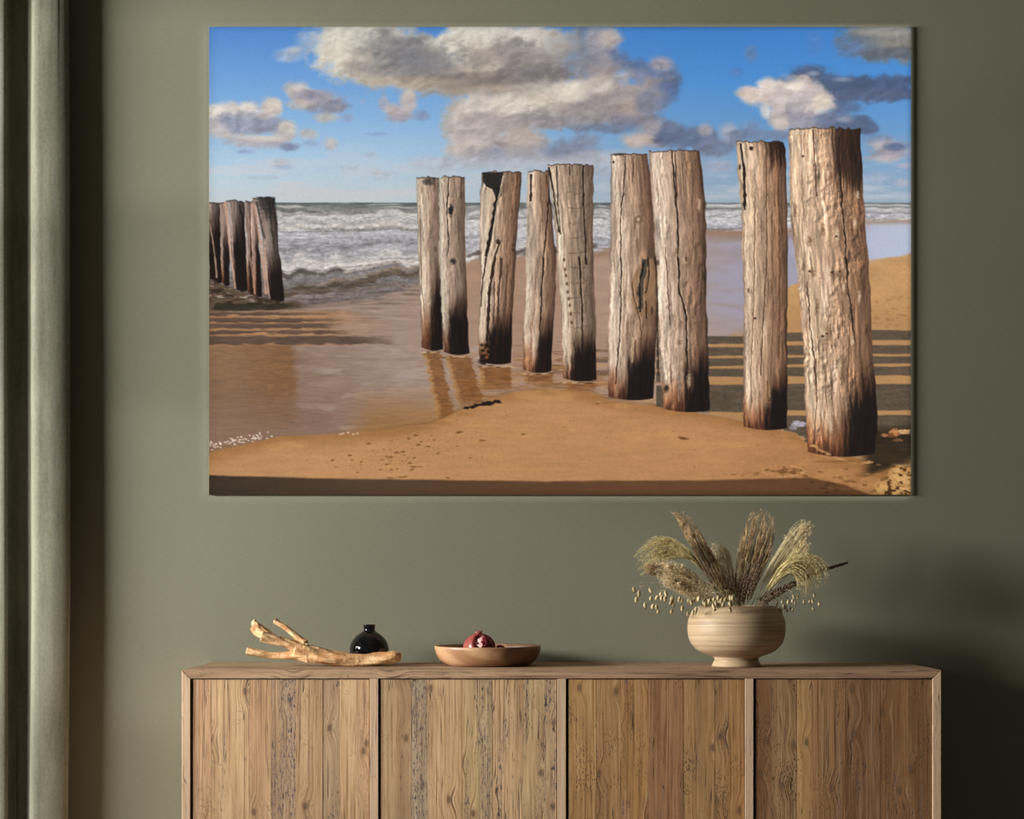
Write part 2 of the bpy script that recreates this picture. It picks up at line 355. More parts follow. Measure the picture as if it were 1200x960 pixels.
     (905, 112, 26, 16, (196, 182, 176), 1, .35), (880, 110, 16, 9, (208, 192, 182), 1, .4), (930, 114, 34, 22, (192, 180, 176), 1, .35), (950, 124, 24, 18, (194, 182, 176), 1, .4), (915, 132, 20, 18, (186, 176, 172), .95, .4), (935, 142, 34, 14, (148, 144, 154), .95, .4), (900, 100, 14, 9, (220, 206, 196), .9, .45), (932, 102, 14, 7, (222, 210, 198), .8, .45), (962, 122, 12, 9, (220, 206, 190), .85, .5), (914, 144, 12, 10, (204, 190, 178), .8, .5), (934, 120, 16, 10, (166, 160, 168), .6, .6), (945, 108, 10, 6, (190, 178, 178), .7, .5), (897, 130, 7, 9, (206, 200, 194), .8, .5),
     (900, 158, 44, 6, (112, 122, 148), .7, .5), (975, 140, 24, 10, (104, 112, 136), .9, .45), (1000, 146, 24, 9, (84, 98, 126), .9, .4), (1018, 150, 12, 7, (82, 98, 128), .85, .4), (990, 140, 9, 4, (160, 160, 172), .6, .7), (880, 148, 14, 8, (120, 138, 168), .6, .6),
     # right top corner
     (1030, 52, 46, 20, (104, 110, 116), 1, .4), (1055, 48, 30, 22, (124, 122, 118), 1, .4), (1000, 56, 22, 12, (92, 112, 146), .8, .6), (1040, 62, 40, 7, (88, 94, 106), .8, .5), (1040, 36, 36, 7, (146, 144, 136), .8, .6), (880, 62, 8, 9, (104, 128, 168), .7, .6), (862, 85, 8, 5, (88, 120, 172), .6, .6), (955, 50, 10, 12, (84, 122, 178), .5, .7),
     # right low
     (1044, 176, 24, 14, (148, 146, 158), 1, .4), (1032, 168, 12, 7, (178, 170, 174), .8, .5), (1050, 172, 14, 5, (92, 108, 142), .9, .5), (1040, 186, 22, 5, (182, 170, 170), .8, .5), (1030, 208, 14, 7, (150, 160, 182), .6, .6), (1058, 214, 9, 5, (186, 180, 186), .6, .6), (1026, 162, 16, 5, (110, 128, 160), .6, .6), (1060, 194, 10, 4, (170, 160, 172), .6, .6),
     # small clouds on the left
     (340, 64, 16, 8, (168, 182, 202), .85, .7), (362, 48, 14, 10, (150, 174, 206), .75, .8), (345, 58, 9, 4, (206, 202, 198), .6, .7), (332, 70, 9, 3, (176, 190, 208), .5, .7),
     (372, 116, 28, 10, (166, 162, 170), .95, .4), (350, 106, 16, 10, (196, 188, 182), .95, .4), (360, 112, 16, 8, (150, 146, 160), .8, .5), (392, 124, 16, 8, (130, 130, 150), .85, .45), (350, 122, 16, 6, (196, 182, 170), .7, .5), (385, 128, 22, 6, (148, 146, 160), .7, .5), (384, 138, 14, 6, (188, 182, 176), .85, .5), (364, 112, 6, 6, (122, 124, 146), .4, .7), (408, 138, 8, 5, (150, 162, 190), .7, .5),
     (262, 134, 22, 14, (208, 202, 196), 1, .35), (290, 132, 18, 12, (204, 198, 194), 1, .35), (285, 148, 40, 16, (150, 154, 172), 1, .4), (260, 150, 18, 12, (190, 186, 186), .9, .45), (318, 128, 14, 12, (198, 190, 182), 1, .35), (322, 122, 10, 8, (206, 196, 186), .9, .4), (268, 142, 10, 8, (140, 146, 168), .8, .5), (312, 146, 22, 14, (142, 146, 166), .95, .45), (310, 136, 10, 5, (196, 188, 182), .7, .5), (336, 152, 11, 11, (200, 192, 184), .95, .4), (330, 160, 16, 8, (180, 174, 174), .9, .45), (300, 166, 34, 8, (176, 172, 176), .9, .5), (340, 172, 12, 5, (124, 132, 158), .8, .5), (310, 162, 26, 4, (206, 192, 180), .6, .5), (252, 128, 9, 6, (220, 214, 206), .8, .5), (290, 126, 9, 5, (222, 214, 206), .7, .5), (288, 178, 10, 3, (140, 156, 190), .7, .6), (276, 150, 8, 10, (134, 142, 166), .6, .6), (284, 160, 34, 4, (206, 198, 190), .5, .6),
     (362, 157, 11, 6, (186, 182, 182), .85, .5), (365, 168, 10, 4, (150, 170, 200), .6, .6), (388, 168, 8, 8, (186, 182, 180), .85, .5), (425, 119, 3, 3, (150, 170, 205), .6, .6),
     (468, 134, 16, 9, (170, 164, 170), .95, .4), (478, 120, 10, 14, (186, 178, 176), .95, .4), (450, 122, 6, 10, (166, 170, 184), .85, .45), (494, 136, 10, 6, (128, 138, 166), .8, .5), (470, 138, 22, 4, (160, 156, 168), .7, .5), (480, 110, 6, 5, (200, 188, 178), .8, .5), (460, 128, 9, 7, (190, 176, 168), .7, .5),
     (325, 191, 13, 5, (188, 190, 198), .8, .6), (334, 196, 12, 3, (160, 180, 206), .6, .6), (435, 182, 9, 3, (176, 184, 200), .7, .6), (440, 157, 12, 2, (140, 166, 206), .6, .6), (449, 206, 14, 5, (188, 196, 206), .6, .6), (440, 202, 6, 5, (200, 202, 208), .6, .6), (310, 208, 16, 2.5, (172, 188, 206), .6, .6), (410, 196, 14, 4, (186, 194, 206), .5, .7), (500, 190, 24, 8, (182, 184, 196), .6, .6), (515, 200, 20, 8, (186, 190, 198), .5, .7),
    ]
    for p in P: puff(*p)
    # ---- sea
    sea_y = 237.5
    w1 = fbm(U/26, V/2.2, 4, 2); w2 = fbm(U/60, V/5, 4, 0); w3 = fbm(U/5, V/2.0, 4, 5); w4 = fbm(U/9, V/4, 4, 1)
    S = ramp(V, [(237, (96, 104, 102)), (241, (116, 120, 118)), (248, (150, 148, 148)), (256, (186, 184, 184)), (264, (176, 174, 176)), (272, (182, 182, 186)), (290, (170, 168, 172)), (310, (150, 148, 152)), (330, (116, 110, 108)), (350, (120, 108, 104)), (380, (140, 124, 118)), (420, (156, 132, 118))])
    S = S*(1+.55*w1[..., None]+.3*w3[..., None])
    # crests as long foam strips: (x0, x1, y at x0, y at x1, thickness)
    def foam(x0, x1, ya, yb, th, col=(226, 222, 220), a=1.0, bow=0, ragged=1.0):
        q = box(x0-6, min(ya, yb)-th*3-abs(bow), x1+6, max(ya, yb)+th*3+abs(bow))
        u = U[q]; v = V[q]; t = np.clip((u-x0)/(x1-x0), 0, 1)
        yc = ya+(yb-ya)*t+bow*4*t*(1-t)+th*1.6*vn(u/14, v*0, 3)-th*.8
        d = (v-yc)/th
        ends = sm(x0-3, x0+6, u)*sm(x1+3, x1-6, u)
        al = sm(1.25, .2, np.abs(d)+ragged*(1.5*w3[q]+.9*w1[q]))*a*ends
        c = C(*col)*(1+.45*w3[q][..., None]-.10*np.clip(d, -1, 1)[..., None])
        S[q] = mixc(S[q], c, al)
    def dark(x0, x1, ya, yb, th, col, a=.8, bow=0): foam(x0, x1, ya, yb, th, col, a, bow, .6)
    for x0, x1, y, th in [(330, 350, 241, 1), (430, 470, 240, .8), (452, 490, 243, 1), (545, 562, 242, 1), (698, 714, 242, 1), (700, 716, 246, 1.4)]:
        foam(x0, x1, y, y, th, (188, 188, 186), .8)
    dark(320, 380, 246, 248, 2.4, (112, 112, 108)); dark(380, 500, 249, 248, 2.0, (130, 128, 128)); foam(322, 356, 242, 243, 1.2, (190, 188, 184))
    foam(322, 500, 255, 253, 5.0, (196, 194, 194), .95); foam(440, 500, 250, 251, 3.2, (206, 204, 200), 1); dark(322, 400, 252, 251, 1.2, (136, 132, 132), .6)
    foam(322, 500, 266, 265, 4.6, (206, 200, 194), 1); dark(355, 500, 268, 268, 2.0, (142, 136, 134), .7); dark(322, 500, 272, 269, .9, (112, 110, 110), .5)
    foam(322, 500, 277, 274, 4, (186, 186, 190), .7)
    dark(322, 500, 292, 282, 3, (138, 134, 138), .6); dark(326, 420, 296, 292, 3, (124, 122, 126), .6)
    # main breaking wave, then the brown swell behind it
    dark(322, 700, 322, 291, 4.5, (88, 80, 74), .95)
    foam(322, 600, 300, 284, 4, (176, 174, 178), .8); foam(322, 640, 309, 290, 9, (200, 195, 192), 1, 3); foam(322, 640, 314, 293, 4.5, (220, 212, 206), .9, 3)
    for x0, x1, ya in [(330, 360, 314), (360, 400, 313), (400, 440, 309), (440, 490, 301)]:
        dark(x0, x1, ya+4, ya+1, 1.3, (120, 114, 112), .5)
    foam(400, 520, 319, 300, 1.4, (196, 184, 172), .7)
    foam(322, 520, 331, 311, 5, (134, 128, 130), .8)
    dark(330, 520, 345, 312, 6, (98, 82, 68), .9); dark(360, 520, 334, 306, 2.4, (150, 128, 106), .6); dark(322, 440, 340, 330, 2.4, (78, 68, 60), .6)
    dark(322, 500, 352, 331, 3.5, (126, 108, 98), .8); foam(330, 500, 350, 336, 2.5, (136, 126, 128), .6)
    # surf to the right of the posts
    foam(545, 716, 250, 250, 3, (188, 186, 184), 1); foam(545, 716, 263, 262, 5, (204, 202, 200), 1); foam(545, 716, 272, 271, 4, (196, 194, 194), .9); dark(545, 716, 256, 256, 1.5, (120, 118, 118), .7)
    foam(600, 716, 279, 277, 5, (192, 190, 192), .9); dark(545, 700, 298, 291, 3.2, (92, 82, 78), .9)
    foam(820, 876, 241, 241, 2.6, (196, 192, 188), 1); foam(822, 876, 251, 250, 4.5, (190, 188, 190), 1); foam(822, 876, 262, 262, 5, (186, 184, 188), .95); dark(824, 876, 244.5, 244.5, 1, (110, 110, 108), .7); dark(824, 876, 269, 268, 1.2, (118, 104, 98), .7)
    foam(1010, 1070, 241, 241, 1.3, (190, 186, 182), 1); foam(1010, 1070, 247, 246, 2.6, (186, 184, 186), 1); foam(1010, 1070, 254, 252, 3, (178, 176, 182), .9); dark(1010, 1070, 250, 250, .8, (120, 116, 116), .6)
    foam(914, 932, 250, 250, 6, (180, 178, 180), .9); dark(914, 932, 240, 240, 1, (110, 112, 112), .8)
    S = S*(1+.35*fbm(U/3.2, V/1.5, 3, 3)*sm(238, 250, V))[..., None]
    m = sm(sea_y-.6, sea_y+.6, V+.8*w3)
    I[:] = mixc(I, S, m)
    # ---- wet sand (mirror of the sky) and dry sand
    xs = [245, 322, 360, 440, 490, 545, 562, 612, 700, 716, 760, 828, 872, 925, 1015, 1067]
    ys = [372, 360, 358, 350, 334, 308, 305, 301, 295, 290, 284, 271, 270, 267, 259, 258]
    edge = np.interp(U, xs, ys)
    n1 = fbm(U/50, V/9, 4, 3); n2 = fbm(U/14, V/2.4, 4, 1); n3 = fbm(U/3, V/1.6, 3, 2)
    W = ramp(U-.35*(V-300)+40*n1, [(245, (134, 104, 80)), (330, (152, 128, 114)), (430, (166, 144, 132)), (560, (172, 138, 114)), (640, (170, 138, 118)), (780, (176, 150, 134)), (870, (154, 146, 156)), (940, (160, 158, 176)), (1067, (172, 178, 198))])
    W = W*(1+.10*n2[..., None]+.10*n1[..., None])
    # lilac sky mirror behind the right posts, brown band at the swash
    W = mixc(W, C(150, 118, 96), sm(18, 0, V-edge+14*n1)*sm(600, 700, U)*.9)
    lil = sm(.0, .5, .5+n1)*sm(296, 310, V+10*n1)*sm(400, 350, V+16*n1)*sm(800, 850, U)*sm(1015, 960, U)
    W = mixc(W, C(160, 156, 172), lil*.8)
    W = mixc(W, C(178, 186, 206), sm(258, 266, V)*sm(990, 1030, U)*.9)
    al = sm(-3, 3, V-edge+9*n2)
    I[:] = mixc(I, W, al)
    # rippled shallows left
    rp = sm(372, 340, V+0*U)*sm(520, 470, U)*sm(-6, 8, V-edge)
    I *= (1-.28*rp*sm(.0, .12, fbm(U/30, V/1.5, 3, 3)))[..., None]
    q = box(245, 340, 560, 420)
    st = fbm(U[q]/40, V[q]/1.7, 4, 4)
    I[q] = I[q]*(1+.42*(st*sm(400, 370, V[q])*sm(560, 430, U[q]))[..., None])
    # long shadow bars of the left row, lying on the wet sand
    def bar(x0, x1, y0, y1, col, a, soft=1.4, slope=0.0, fade=60):
        q = box(x0, y0-9, x1+10, y1+9+abs(slope)*(x1-x0))
        u = U[q]; v = V[q]-slope*(u-x0)
        al = sm(y0-soft, y0+soft, v+5*n2[q])*sm(y1+soft, y1-soft, v+5*n2[q])*sm(x1, x1-fade, u+60*n1[q])*a
        I[q] = mixc(I[q], C(*col)*(1+.35*n2[q][..., None]), al)
    bar(245, 470, 365, 405, (186, 136, 92), .75, 1.5, 0, 120)
    for y0, y1, x1 in [(366, 370, 400), (373, 377.5, 415), (379.5, 385, 425), (387.5, 391, 440), (394, 403.5, 470)]:
        bar(245, x1, y0, y1, (92, 74, 64), .93, 1.0)
    bar(245, 330, 403, 404, (80, 60, 46), .5)
    # brown mirror of the left posts
    def g_(u, v): return fbm(u/26, v/7, 3, 5)
    q = box(245, 400, 370, 515)
    u = U[q]; v = V[q]
    jit = 14*fbm(u/6, v/1.8, 3, 2)+8*n2[q]
    bodyx = sm(286, 296, u+jit)*sm(350, 340, u+jit-.05*(v-404))
    gg = fbm(u/9, v/2.2, 4, 3)
    al = bodyx*sm(403.5, 405.5, v)*sm(506, 484, v+jit)*(.45+.6*sm(296, 330, u+jit))*(.8+.9*gg)
    al2 = sm(345, 292, u+2*jit)*sm(403.5, 405.5, v)*sm(478, 405, v+2*jit+60*g_(u, v))*.62
    I[q] = mixc(I[q], C(150, 116, 84)*(1+.3*gg[..., None]), np.clip(al2, 0, 1))
    I[q] = mixc(I[q], C(132, 94, 60)*(1+.45*gg[..., None]), np.clip(al, 0, .85))
    # lilac shallow at the lower left, ripples
    q = box(245, 405, 600, 520)
    u = U[q]; v = V[q]
    g = fbm(u/45, v/10, 4, 5)
    I[q] = mixc(I[q], C(140, 110, 96), sm(430, 500, v+40*g)*.55*sm(520, 430, u))
    I[q] = mixc(I[q], C(180, 162, 152), sm(.0, .2, g)*.6*sm(330, 400, u))
    I[q] = mixc(I[q], C(162, 116, 64), sm(440, 500, v+30*g)*sm(390, 450, u+40*g)*.75)
    I[q] *= (1+.16*fbm(u/16, v/1.5, 3, 0))[..., None]
    q = box(245, 404, 350, 500)
    I[q] = mixc(I[q], C(136, 98, 64), sm(.02, .2, fbm(U[q]/10, V[q]/1.6, 3, 3))*.35*sm(350, 330, U[q])*sm(495, 470, V[q]))
    q = box(545, 400, 780, 475)
    u = U[q]; v = V[q]; g = fbm(u/30, v/3, 4, 2)
    I[q] = mixc(I[q], C(150, 104, 60), sm(.0, .2, g)*.7*sm(408, 425, v))
    I[q] = mixc(I[q], C(196, 150, 104), sm(.06, .2, fbm(u/24, v/2, 3, 4))*.6*sm(400, 420, v))
    I[q] = mixc(I[q], C(116, 84, 62), sm(.08, .2, fbm(u/20, v/2, 3, 1))*.6*sm(392, 402, v)*sm(560, 640, u))
    # mirrors of the middle posts
    for x0, x1, y0, y1, sl in [(495, 517, 412, 500, .22), (521, 552, 417, 480, .28), (562, 600, 430, 462, 0), (614, 648, 438, 456, 0), (662, 700, 448, 464, 0)]:
        q = box(x0-8, y0-3, x1+34, y1+6)
        u = U[q]; v = V[q]; jj = 9*fbm(u/5, v/1.6, 3, 2)
        uu = u-sl*(v-y0)+jj
        al = sm(x0-1, x0+3, uu)*sm(x1+1, x1-3, uu)*sm(y0-1, y0+2, v)*sm(y1, y1-14, v+jj)*.75
        I[q] = mixc(I[q], C(128, 80, 38)*(1+.5*fbm(u/7, v/2, 3, 3)[..., None]), al)
        al2 = sm(x0-1, x0+1, uu)*sm(x0+7, x0+4, uu)*sm(y0+2, y0+6, v)*sm(y1, y1-20, v)*.5
        I[q] = mixc(I[q], C(206, 160, 104), al2)
    # ---- dry sand of the foreground
    xs = [245, 285, 324, 408, 460, 506, 544, 575, 607, 640, 691, 713, 776, 838, 875, 933, 948, 985, 1025, 1067]
    ys = [530, 521, 512, 507, 503, 496, 479, 468, 459, 455, 460, 468, 478, 486, 494, 508, 522, 532, 541, 546]
    ed = np.interp(U, xs, ys)+2.0*vn(U/18, V*0, 2)-1
    sg = fbm(U/2.2, V/1.6, 3, 4); sg2 = grn(U/40, V/12, 4, 5)
    D = ramp(U+.6*(V-500), [(245, (178, 136, 90)), (420, (192, 147, 100)), (640, (193, 145, 97)), (840, (192, 142, 94)), (960, (180, 130, 82)), (1067, (168, 120, 72))])
    D = mixc(D, C(150, 104, 56), sm(20, 0, V-ed+10*sg2)*.6)
    D = mixc(D, C(200, 152, 94), sm(0, .3, sg2)*.5)
    D = D*(1+.10*sg[..., None]+.10*fbm(U/30, V/3, 3, 1)[..., None])
    I[:] = mixc(I, D*C(255, 250, 252), sm(-.8, 1.4, V-ed))
    I[:] = mixc(I, C(128, 86, 46), np.exp(-((V-ed+1.6)/1.8)**2)*.35*sm(340, 470, U))
    # sparkling foam dots along the edge
    for i in range(70):
        x = 246+74*rs.rand(); y = np.interp(x, [245, 324], [525, 512])+rs.randn()*2.2-3
        q = box(x-3, y-2, x+3, y+2); I[q] = mixc(I[q], C(232, 214, 196), .85*sm(1.3, .4, np.sqrt(((U[q]-x)/1.5)**2+((V[q]-y)/.8)**2)))
    for x, y in [(402, 508), (408, 507), (414, 509), (419, 508), (399, 509)]:
        q = box(x-4, y-2, x+4, y+2); I[q] = mixc(I[q], C(236, 214, 186), .8*sm(1.3, .4, np.sqrt(((U[q]-x)/2)**2+((V[q]-y)/.9)**2)))
    # dry sand at the right edge, behind the big post
    xs2 = [828, 872, 921, 1015, 1067]; ys2 = [404, 380, 338, 309, 296]
    ed2 = np.interp(U, xs2, ys2)+4*n1*3
    D2 = C(192, 148, 98)*(1+.12*sg[..., None]+.14*sg2[..., None])*np.ones_like(I)
    D2 = mixc(D2, C(170, 126, 80), sm(340, 380, V)*.5)
    al = sm(-3, 3, V-ed2)*sm(ed+1, ed-1, V)*sm(826, 834, U)
    al *= np.where(U < 926, sm(380, 402, V), 1)+np.where((U < 935) & (U > 915), sm(330, 336, V)*sm(402, 380, V), 0)
    I[:] = mixc(I, D2, np.clip(al, 0, 1))
    q = box(1012, 300, 1068, 385)
    I[q] = mixc(I[q], C(140, 98, 58), .5*sm(.12, .22, fbm(U[q]/6, V[q]/1.6, 3, 2))*sm(340, 352, V[q]))
    # cast shadow stripes on the sand between the right posts
    def stripes(x0, x1, dy, rows, base=(86, 74, 62)):
        q = box(x0, 380, x1, 520)
        u = U[q]; v = V[q]-dy+1.6*n2[q]
        for a, b in rows:
            al = sm(a-.9, a+.9, v)*sm(b+.9, b-.9, v)*sm(1, -1, V[q]-ed[q])*.93
            I[q] = mixc(I[q], C(*base)*(1+.35*n2[q][..., None]+.3*sg[q][..., None]), al)
    stripes(1010, 1068, 0, [(387, 398.5), (404.5, 415), (417.5, 426), (429.5, 440), (450, 481), (486.5, 560)])
    stripes(918, 948, 0, [(390, 400), (405, 416), (419, 427), (430.5, 441), (450, 481), (487, 520)])
    stripes(822, 876, 2, [(392, 401), (405, 415), (418, 427), (430, 439.5), (449, 481)])
    stripes(769, 782, 2, [(400, 405), (408, 416), (420, 430), (434, 446), (450, 480)])
    stripes(696, 716, 2, [(408, 411), (418, 423), (432, 438)], (120, 92, 72))
    q = box(1000, 480, 1068, 560); u = U[q]; v = V[q]
    I[q] = mixc(I[q], C(44, 33, 20)*(1+.6*n2[q][..., None]), sm(492, 512, v+16*sg2[q])*sm(552, 540, v+16*sg2[q]+.35*(u-1045))*sm(1004, 1022, u+12*sg2[q])*.92)
    for x, y, rx, ry, c in [(1048, 507, 7, 5, (190, 128, 80)), (1044, 510, 4, 3, (126, 74, 44)), (1060, 506, 8, 3, (204, 162, 110)), (1037, 510, 5, 2, (150, 104, 66)), (936, 497, 8, 4, (176, 170, 178)), (930, 501, 5, 3, (150, 140, 140)), (1052, 516, 6, 2, (110, 78, 48))]:
        q = box(x-rx*2, y-ry*2, x+rx*2, y+ry*2)
        I[q] = mixc(I[q], C(*c)*(1+.5*sg[q][..., None]), sm(1.2, .7, np.sqrt(((U[q]-x)/rx)**2+((V[q]-y)/ry)**2)+.8*n3[q]))
    # tumbled lit sand at the lower right
    q = box(1010, 540, 1068, 581)
    t = fbm(U[q]/4.5, V[q]/2.6, 4, 1)
    c = mixc(C(196, 148, 88)*np.ones_like(I[q]), C(74, 46, 22), sm(.02, .14, t))
    c = mixc(c, C(230, 184, 122), sm(-.02, -.16, t)*.7)
    I[q] = mixc(I[q], c, sm(1030, 1046, U[q]+.5*(V[q]-560)+20*sg2[q])*sm(541, 547, V[q]+.25*(1050-U[q])))
    # ---- marks in the sand
    def blob(x, y, rx, ry, c, a=1, n=.8, e=.5):
        q = box(x-rx*2, y-ry*2, x+rx*2, y+ry*2)
        if U[q].size: I[q] = mixc(I[q], C(*c), a*sm(1+e, 1-e, np.sqrt(((U[q]-x)/rx)**2+((V[q]-y)/ry)**2)+n*n3[q]))
    for i in range(90):
        x = rs.normal(480, 46); y = 530+rs.normal(0, 15)-.12*(x-480)
        if y < np.interp(x, xs, ys)+5 or y > 562: continue
        r = .6+1.4*rs.rand()**2
        blob(x, y, r*1.5, r*.7, (112, 72, 34), .75); blob(x+r, y+r*.9, r*1.4, r*.5, (214, 168, 108), .5)
    for i in range(60):
        x = 560+480*rs.rand(); y = np.interp(x, xs, ys)+6+60*rs.rand()
        if y > 558: continue
        blob(x, y, .6+rs.rand(), .5, (138, 94, 50), .6)
    for x, y, rx, ry in [(485, 547, 4, 1.6), (525, 560, 2.6, 1.4), (565, 516, 4, 1.5), (700, 473, 3, 1.5), (458, 560, 5, 1.2), (470, 559, 4, 1.2)]:
        blob(x, y, rx, ry, (126, 84, 42), .7); blob(x+1, y-ry*1.2, rx*1.2, ry*.5, (216, 170, 110), .6)
    for k in range(60):                       # seaweed
        t = rs.rand(); blob(545+42*t+rs.randn(), 478-8*t+rs.randn()*.8, 1.2+2.2*rs.rand()*(1-abs(t-.5)), .5+.6*rs.rand(), (34, 22, 20), .95, .6)
    for k in range(12): blob(570+rs.randn()*6, 473+rs.randn()*1.3, 3, 1.0, (30, 18, 16), .9, .5)
    for k in range(8): blob(800+rs.randn()*3, 514+rs.randn()*1.2, 2.4, .8, (110, 70, 34), .8)
    for k in range(40):
        a = rs.rand()*6.28; blob(918+24*np.cos(a)*rs.rand(), 552+6*np.sin(a)*rs.rand(), 2.6, .9, (122, 80, 42), .7); blob(918+24*np.cos(a), 552+6*np.sin(a), 2, .7, (216, 170, 112), .45)
    for k in range(16): blob(850+40*rs.rand(), 556+rs.randn(), 2, .6, (140, 98, 54), .6)
    for k in range(30):
        blob(985+22*rs.randn(), 566+8*rs.randn(), 3, 1.2, (112, 72, 34), .5); blob(985+24*rs.randn(), 566+8*rs.randn(), 3, 1, (204, 156, 98), .4)
    # foreground shadow along the lower edge
    se = np.interp(U, [245, 400, 640, 840, 950, 990, 1030], [557, 561, 564, 562.5, 560, 568, 584])+1.4*n2
    al = sm(-1.3, 1.6, V-se)
    I[:] = I*(1-al[..., None])+al[..., None]*I*ramp(U, [(245, (78, 84, 96)), (450, (112, 112, 116)), (700, (134, 124, 118)), (1000, (150, 140, 132))])
    # ---- posts
    def line(pts, w, col, a=1.0, jit=1.5, k=2):
        for (xa, ya), (xb, yb) in zip(pts[:-1], pts[1:]):
            q = box(min(xa, xb)-4-w, min(ya, yb)-1, max(xa, xb)+4+w, max(ya, yb)+1)
            u = U[q]; v = V[q]
            if u.size == 0: continue
            t = (v-ya)/(yb-ya+1e-6)
            xc = xa+(xb-xa)*t+jit*1.3*(vn(v/13, v*0, k)-.5)+jit*.6*(vn(v/3.5, v*0, k+1)-.5)
            ww = w*(.55+.9*vn(v/5, v*0, k+2))
            al = sm(ww*.5+.55, ww*.5-.45, np.abs(u-xc))*((t >= 0) & (t <= 1))*a
            I[q] = mixc(I[q], C(*col), al)
            al = sm(.9, .1, np.abs(u-xc-ww*.5-.9))*((t >= 0) & (t <= 1))*a*.35
            I[q] = np.clip(I[q]*(1+.35*al[..., None]), 0, 1)
    def post(Ls, Rs, top, bot, keys, wet, gseed=0, topdark=0, tint=(1, 1, 1), grain=1.0, bcurve=3, lump=.3):
        la = np.array(Ls); ra = np.array(Rs)
        x0 = la[:, 0].min()-5; x1 = ra[:, 0].max()+5; y0 = top-6; y1 = bot+9
        q = box(x0, y0, x1, y1); u = U[q]; v = V[q]
        wob = .9*(vn(v/9, v*0, gseed)-.5)*2+.8*(vn(v/3, v*0, gseed+1)-.5)
        Lx = np.interp(v, la[:, 1], la[:, 0])+wob; Rx = np.interp(v, ra[:, 1], ra[:, 0])+.9*(vn(v/11, v*0, gseed+2)-.5)*2
        s = (u-Lx)/(Rx-Lx); sc = np.clip(s, 0, 1); wd = ra[0, 0]-la[0, 0]
        T = top+2.0*(vn(u/3.5, u*0, gseed+1)-.5)*1.6+1.2*(np.abs(sc-.5)*2)**3
        B = bot+bcurve*(1-(2*sc-1)**2)-bcurve*.3-2*(1-sc)
        m = np.clip((u-Lx)/px*.8+.5, 0, 1)*np.clip((Rx-u)/px*.8+.5, 0, 1)*np.clip((v-T)/px+.5, 0, 1)*np.clip((B-v)/px+.5, 0, 1)
        col = ramp(sc, keys)*C(*[255*t for t in tint])
        gx = sc*wd
        w_ = 5*fbm(gx/18, v/60, 3, gseed+3)
        g1 = grn((gx+w_)/1.5, v/60, 3, gseed); g2 = grn((gx+w_*1.5)/4.6, v/70, 3, gseed+2); g3 = grn(gx/12, v/26, 4, gseed+4); g4 = fbm(gx/1.6, v/3.2, 3, gseed+1)
        col = col*(1+grain*(.30*g1+.22*g2+.26*g3+.16*g4)[..., None])
        col = mixc(col, col*C(120, 92, 72)*1.0, grain*.55*sm(.14, .30, g1+.20*g4))
        col = mixc(col, C(236, 224, 204)*np.ones_like(col), .22*grain*sm(.08, .26, g2+g3*.6)*sm(.75, .4, sc))
        # bruises, bumps: light side to the left, dark side to the right
        b = grn((gx+w_)/6, v/40, 3, gseed+5); bx = grn((gx+w_+1.4)/6, (v+.8)/40, 3, gseed+5)
        col = col*(1+np.clip(1.1*(b-bx), -.26, .2)[..., None]*grain)
        lu = fbm(gx/7, v/11, 3, gseed+1); lx = fbm((gx+1.5)/7, (v+1.2)/11, 3, gseed+1)
        col = col*(1+lump*(sm(-.05, .15, fbm(gx/14, v/34, 2, gseed+2))*np.clip(2.2*(lu-lx), -.4, .26))[..., None])
        # wet foot
        wt, ws = wet
        h = (v-(bot-wt))/wt+.45*grn(gx/3.2, v/30, 3, gseed+3)+.15*g1
        red = sm(.25, .95, h)
        col = mixc(col, col*C(196, 136, 88), red*.9)
        blk = sm(.05, .36, h)*sm(ws-.20, ws+.08, sc+.35*g1+.25*(h-.7))
        col = mixc(col, col*C(90, 62, 44), sm(-.35, .2, h)*sm(ws-.2, ws+.4, sc)*.8)
        col = mixc(col, C(24, 15, 10)*(1+.8*g1[..., None]), blk*.97)
        lf = sm(.72, 1.05, h)*(1-blk)
        col = mixc(col, C(74, 38, 20)*(1+1.4*g1[..., None]), lf*.85)
        if topdark:
            td = sm(topdark[1], topdark[1]-26, v+60*g1)*sm(topdark[0]-.06, topdark[0]+.06, sc+.2*g1)
            col = mixc(col, col*C(96, 82, 74), td)
        col = mixc(col, C(52, 42, 36)*np.ones_like(col), sm(T+2.4, T+.4, v)*.75)
        lum = col.mean(-1, keepdims=True); col = lum+(col-lum)*.86+np.array([.0, -.004, .004], np.float32)
        I[q] = mixc(I[q], np.clip(col, 0, 1), m)
    KW = [(0, (168, 146, 122)), (.05, (218, 200, 174)), (.25, (212, 188, 158)), (.5, (190, 162, 132)), (.75, (158, 128, 100)), (.93, (128, 98, 74)), (1, (88, 64, 48))]
    KB = [(0, (150, 122, 98)), (.06, (222, 198, 170)), (.3, (208, 178, 148)), (.55, (176, 142, 112)), (.8, (140, 104, 76)), (.94, (108, 78, 56)), (1, (72, 50, 36))]
    KS = [(0, (150, 130, 108)), (.08, (206, 188, 162)), (.4, (186, 158, 130)), (.7, (158, 130, 106)), (1, (104, 80, 62))]
    # left row, dark and damp
    q = box(244, 236, 340, 360)
    KD = [(0, (176, 150, 134)), (.12, (190, 172, 158)), (.3, (146, 124, 110)), (.6, (104, 90, 80)), (1, (60, 50, 46))]
    post([(240, 236), (246, 330)], [(259, 236), (262, 334)], 237.5, 331, KD, (72, .0), 1, grain=.9)
    post([(257.5, 236), (260, 334)], [(266, 236), (270, 338)], 237.5, 334, [(0, (196, 168, 148)), (1, (150, 126, 112))], (60, .35), 2, grain=.6)
    post([(264, 234), (275, 341)], [(286, 234), (290, 343)], 235, 341, KD, (74, .2), 3, grain=.9)
    post([(286, 235), (291, 345)], [(295, 235), (305, 350)], 235.5, 345, KD, (74, .3), 4, grain=.8)
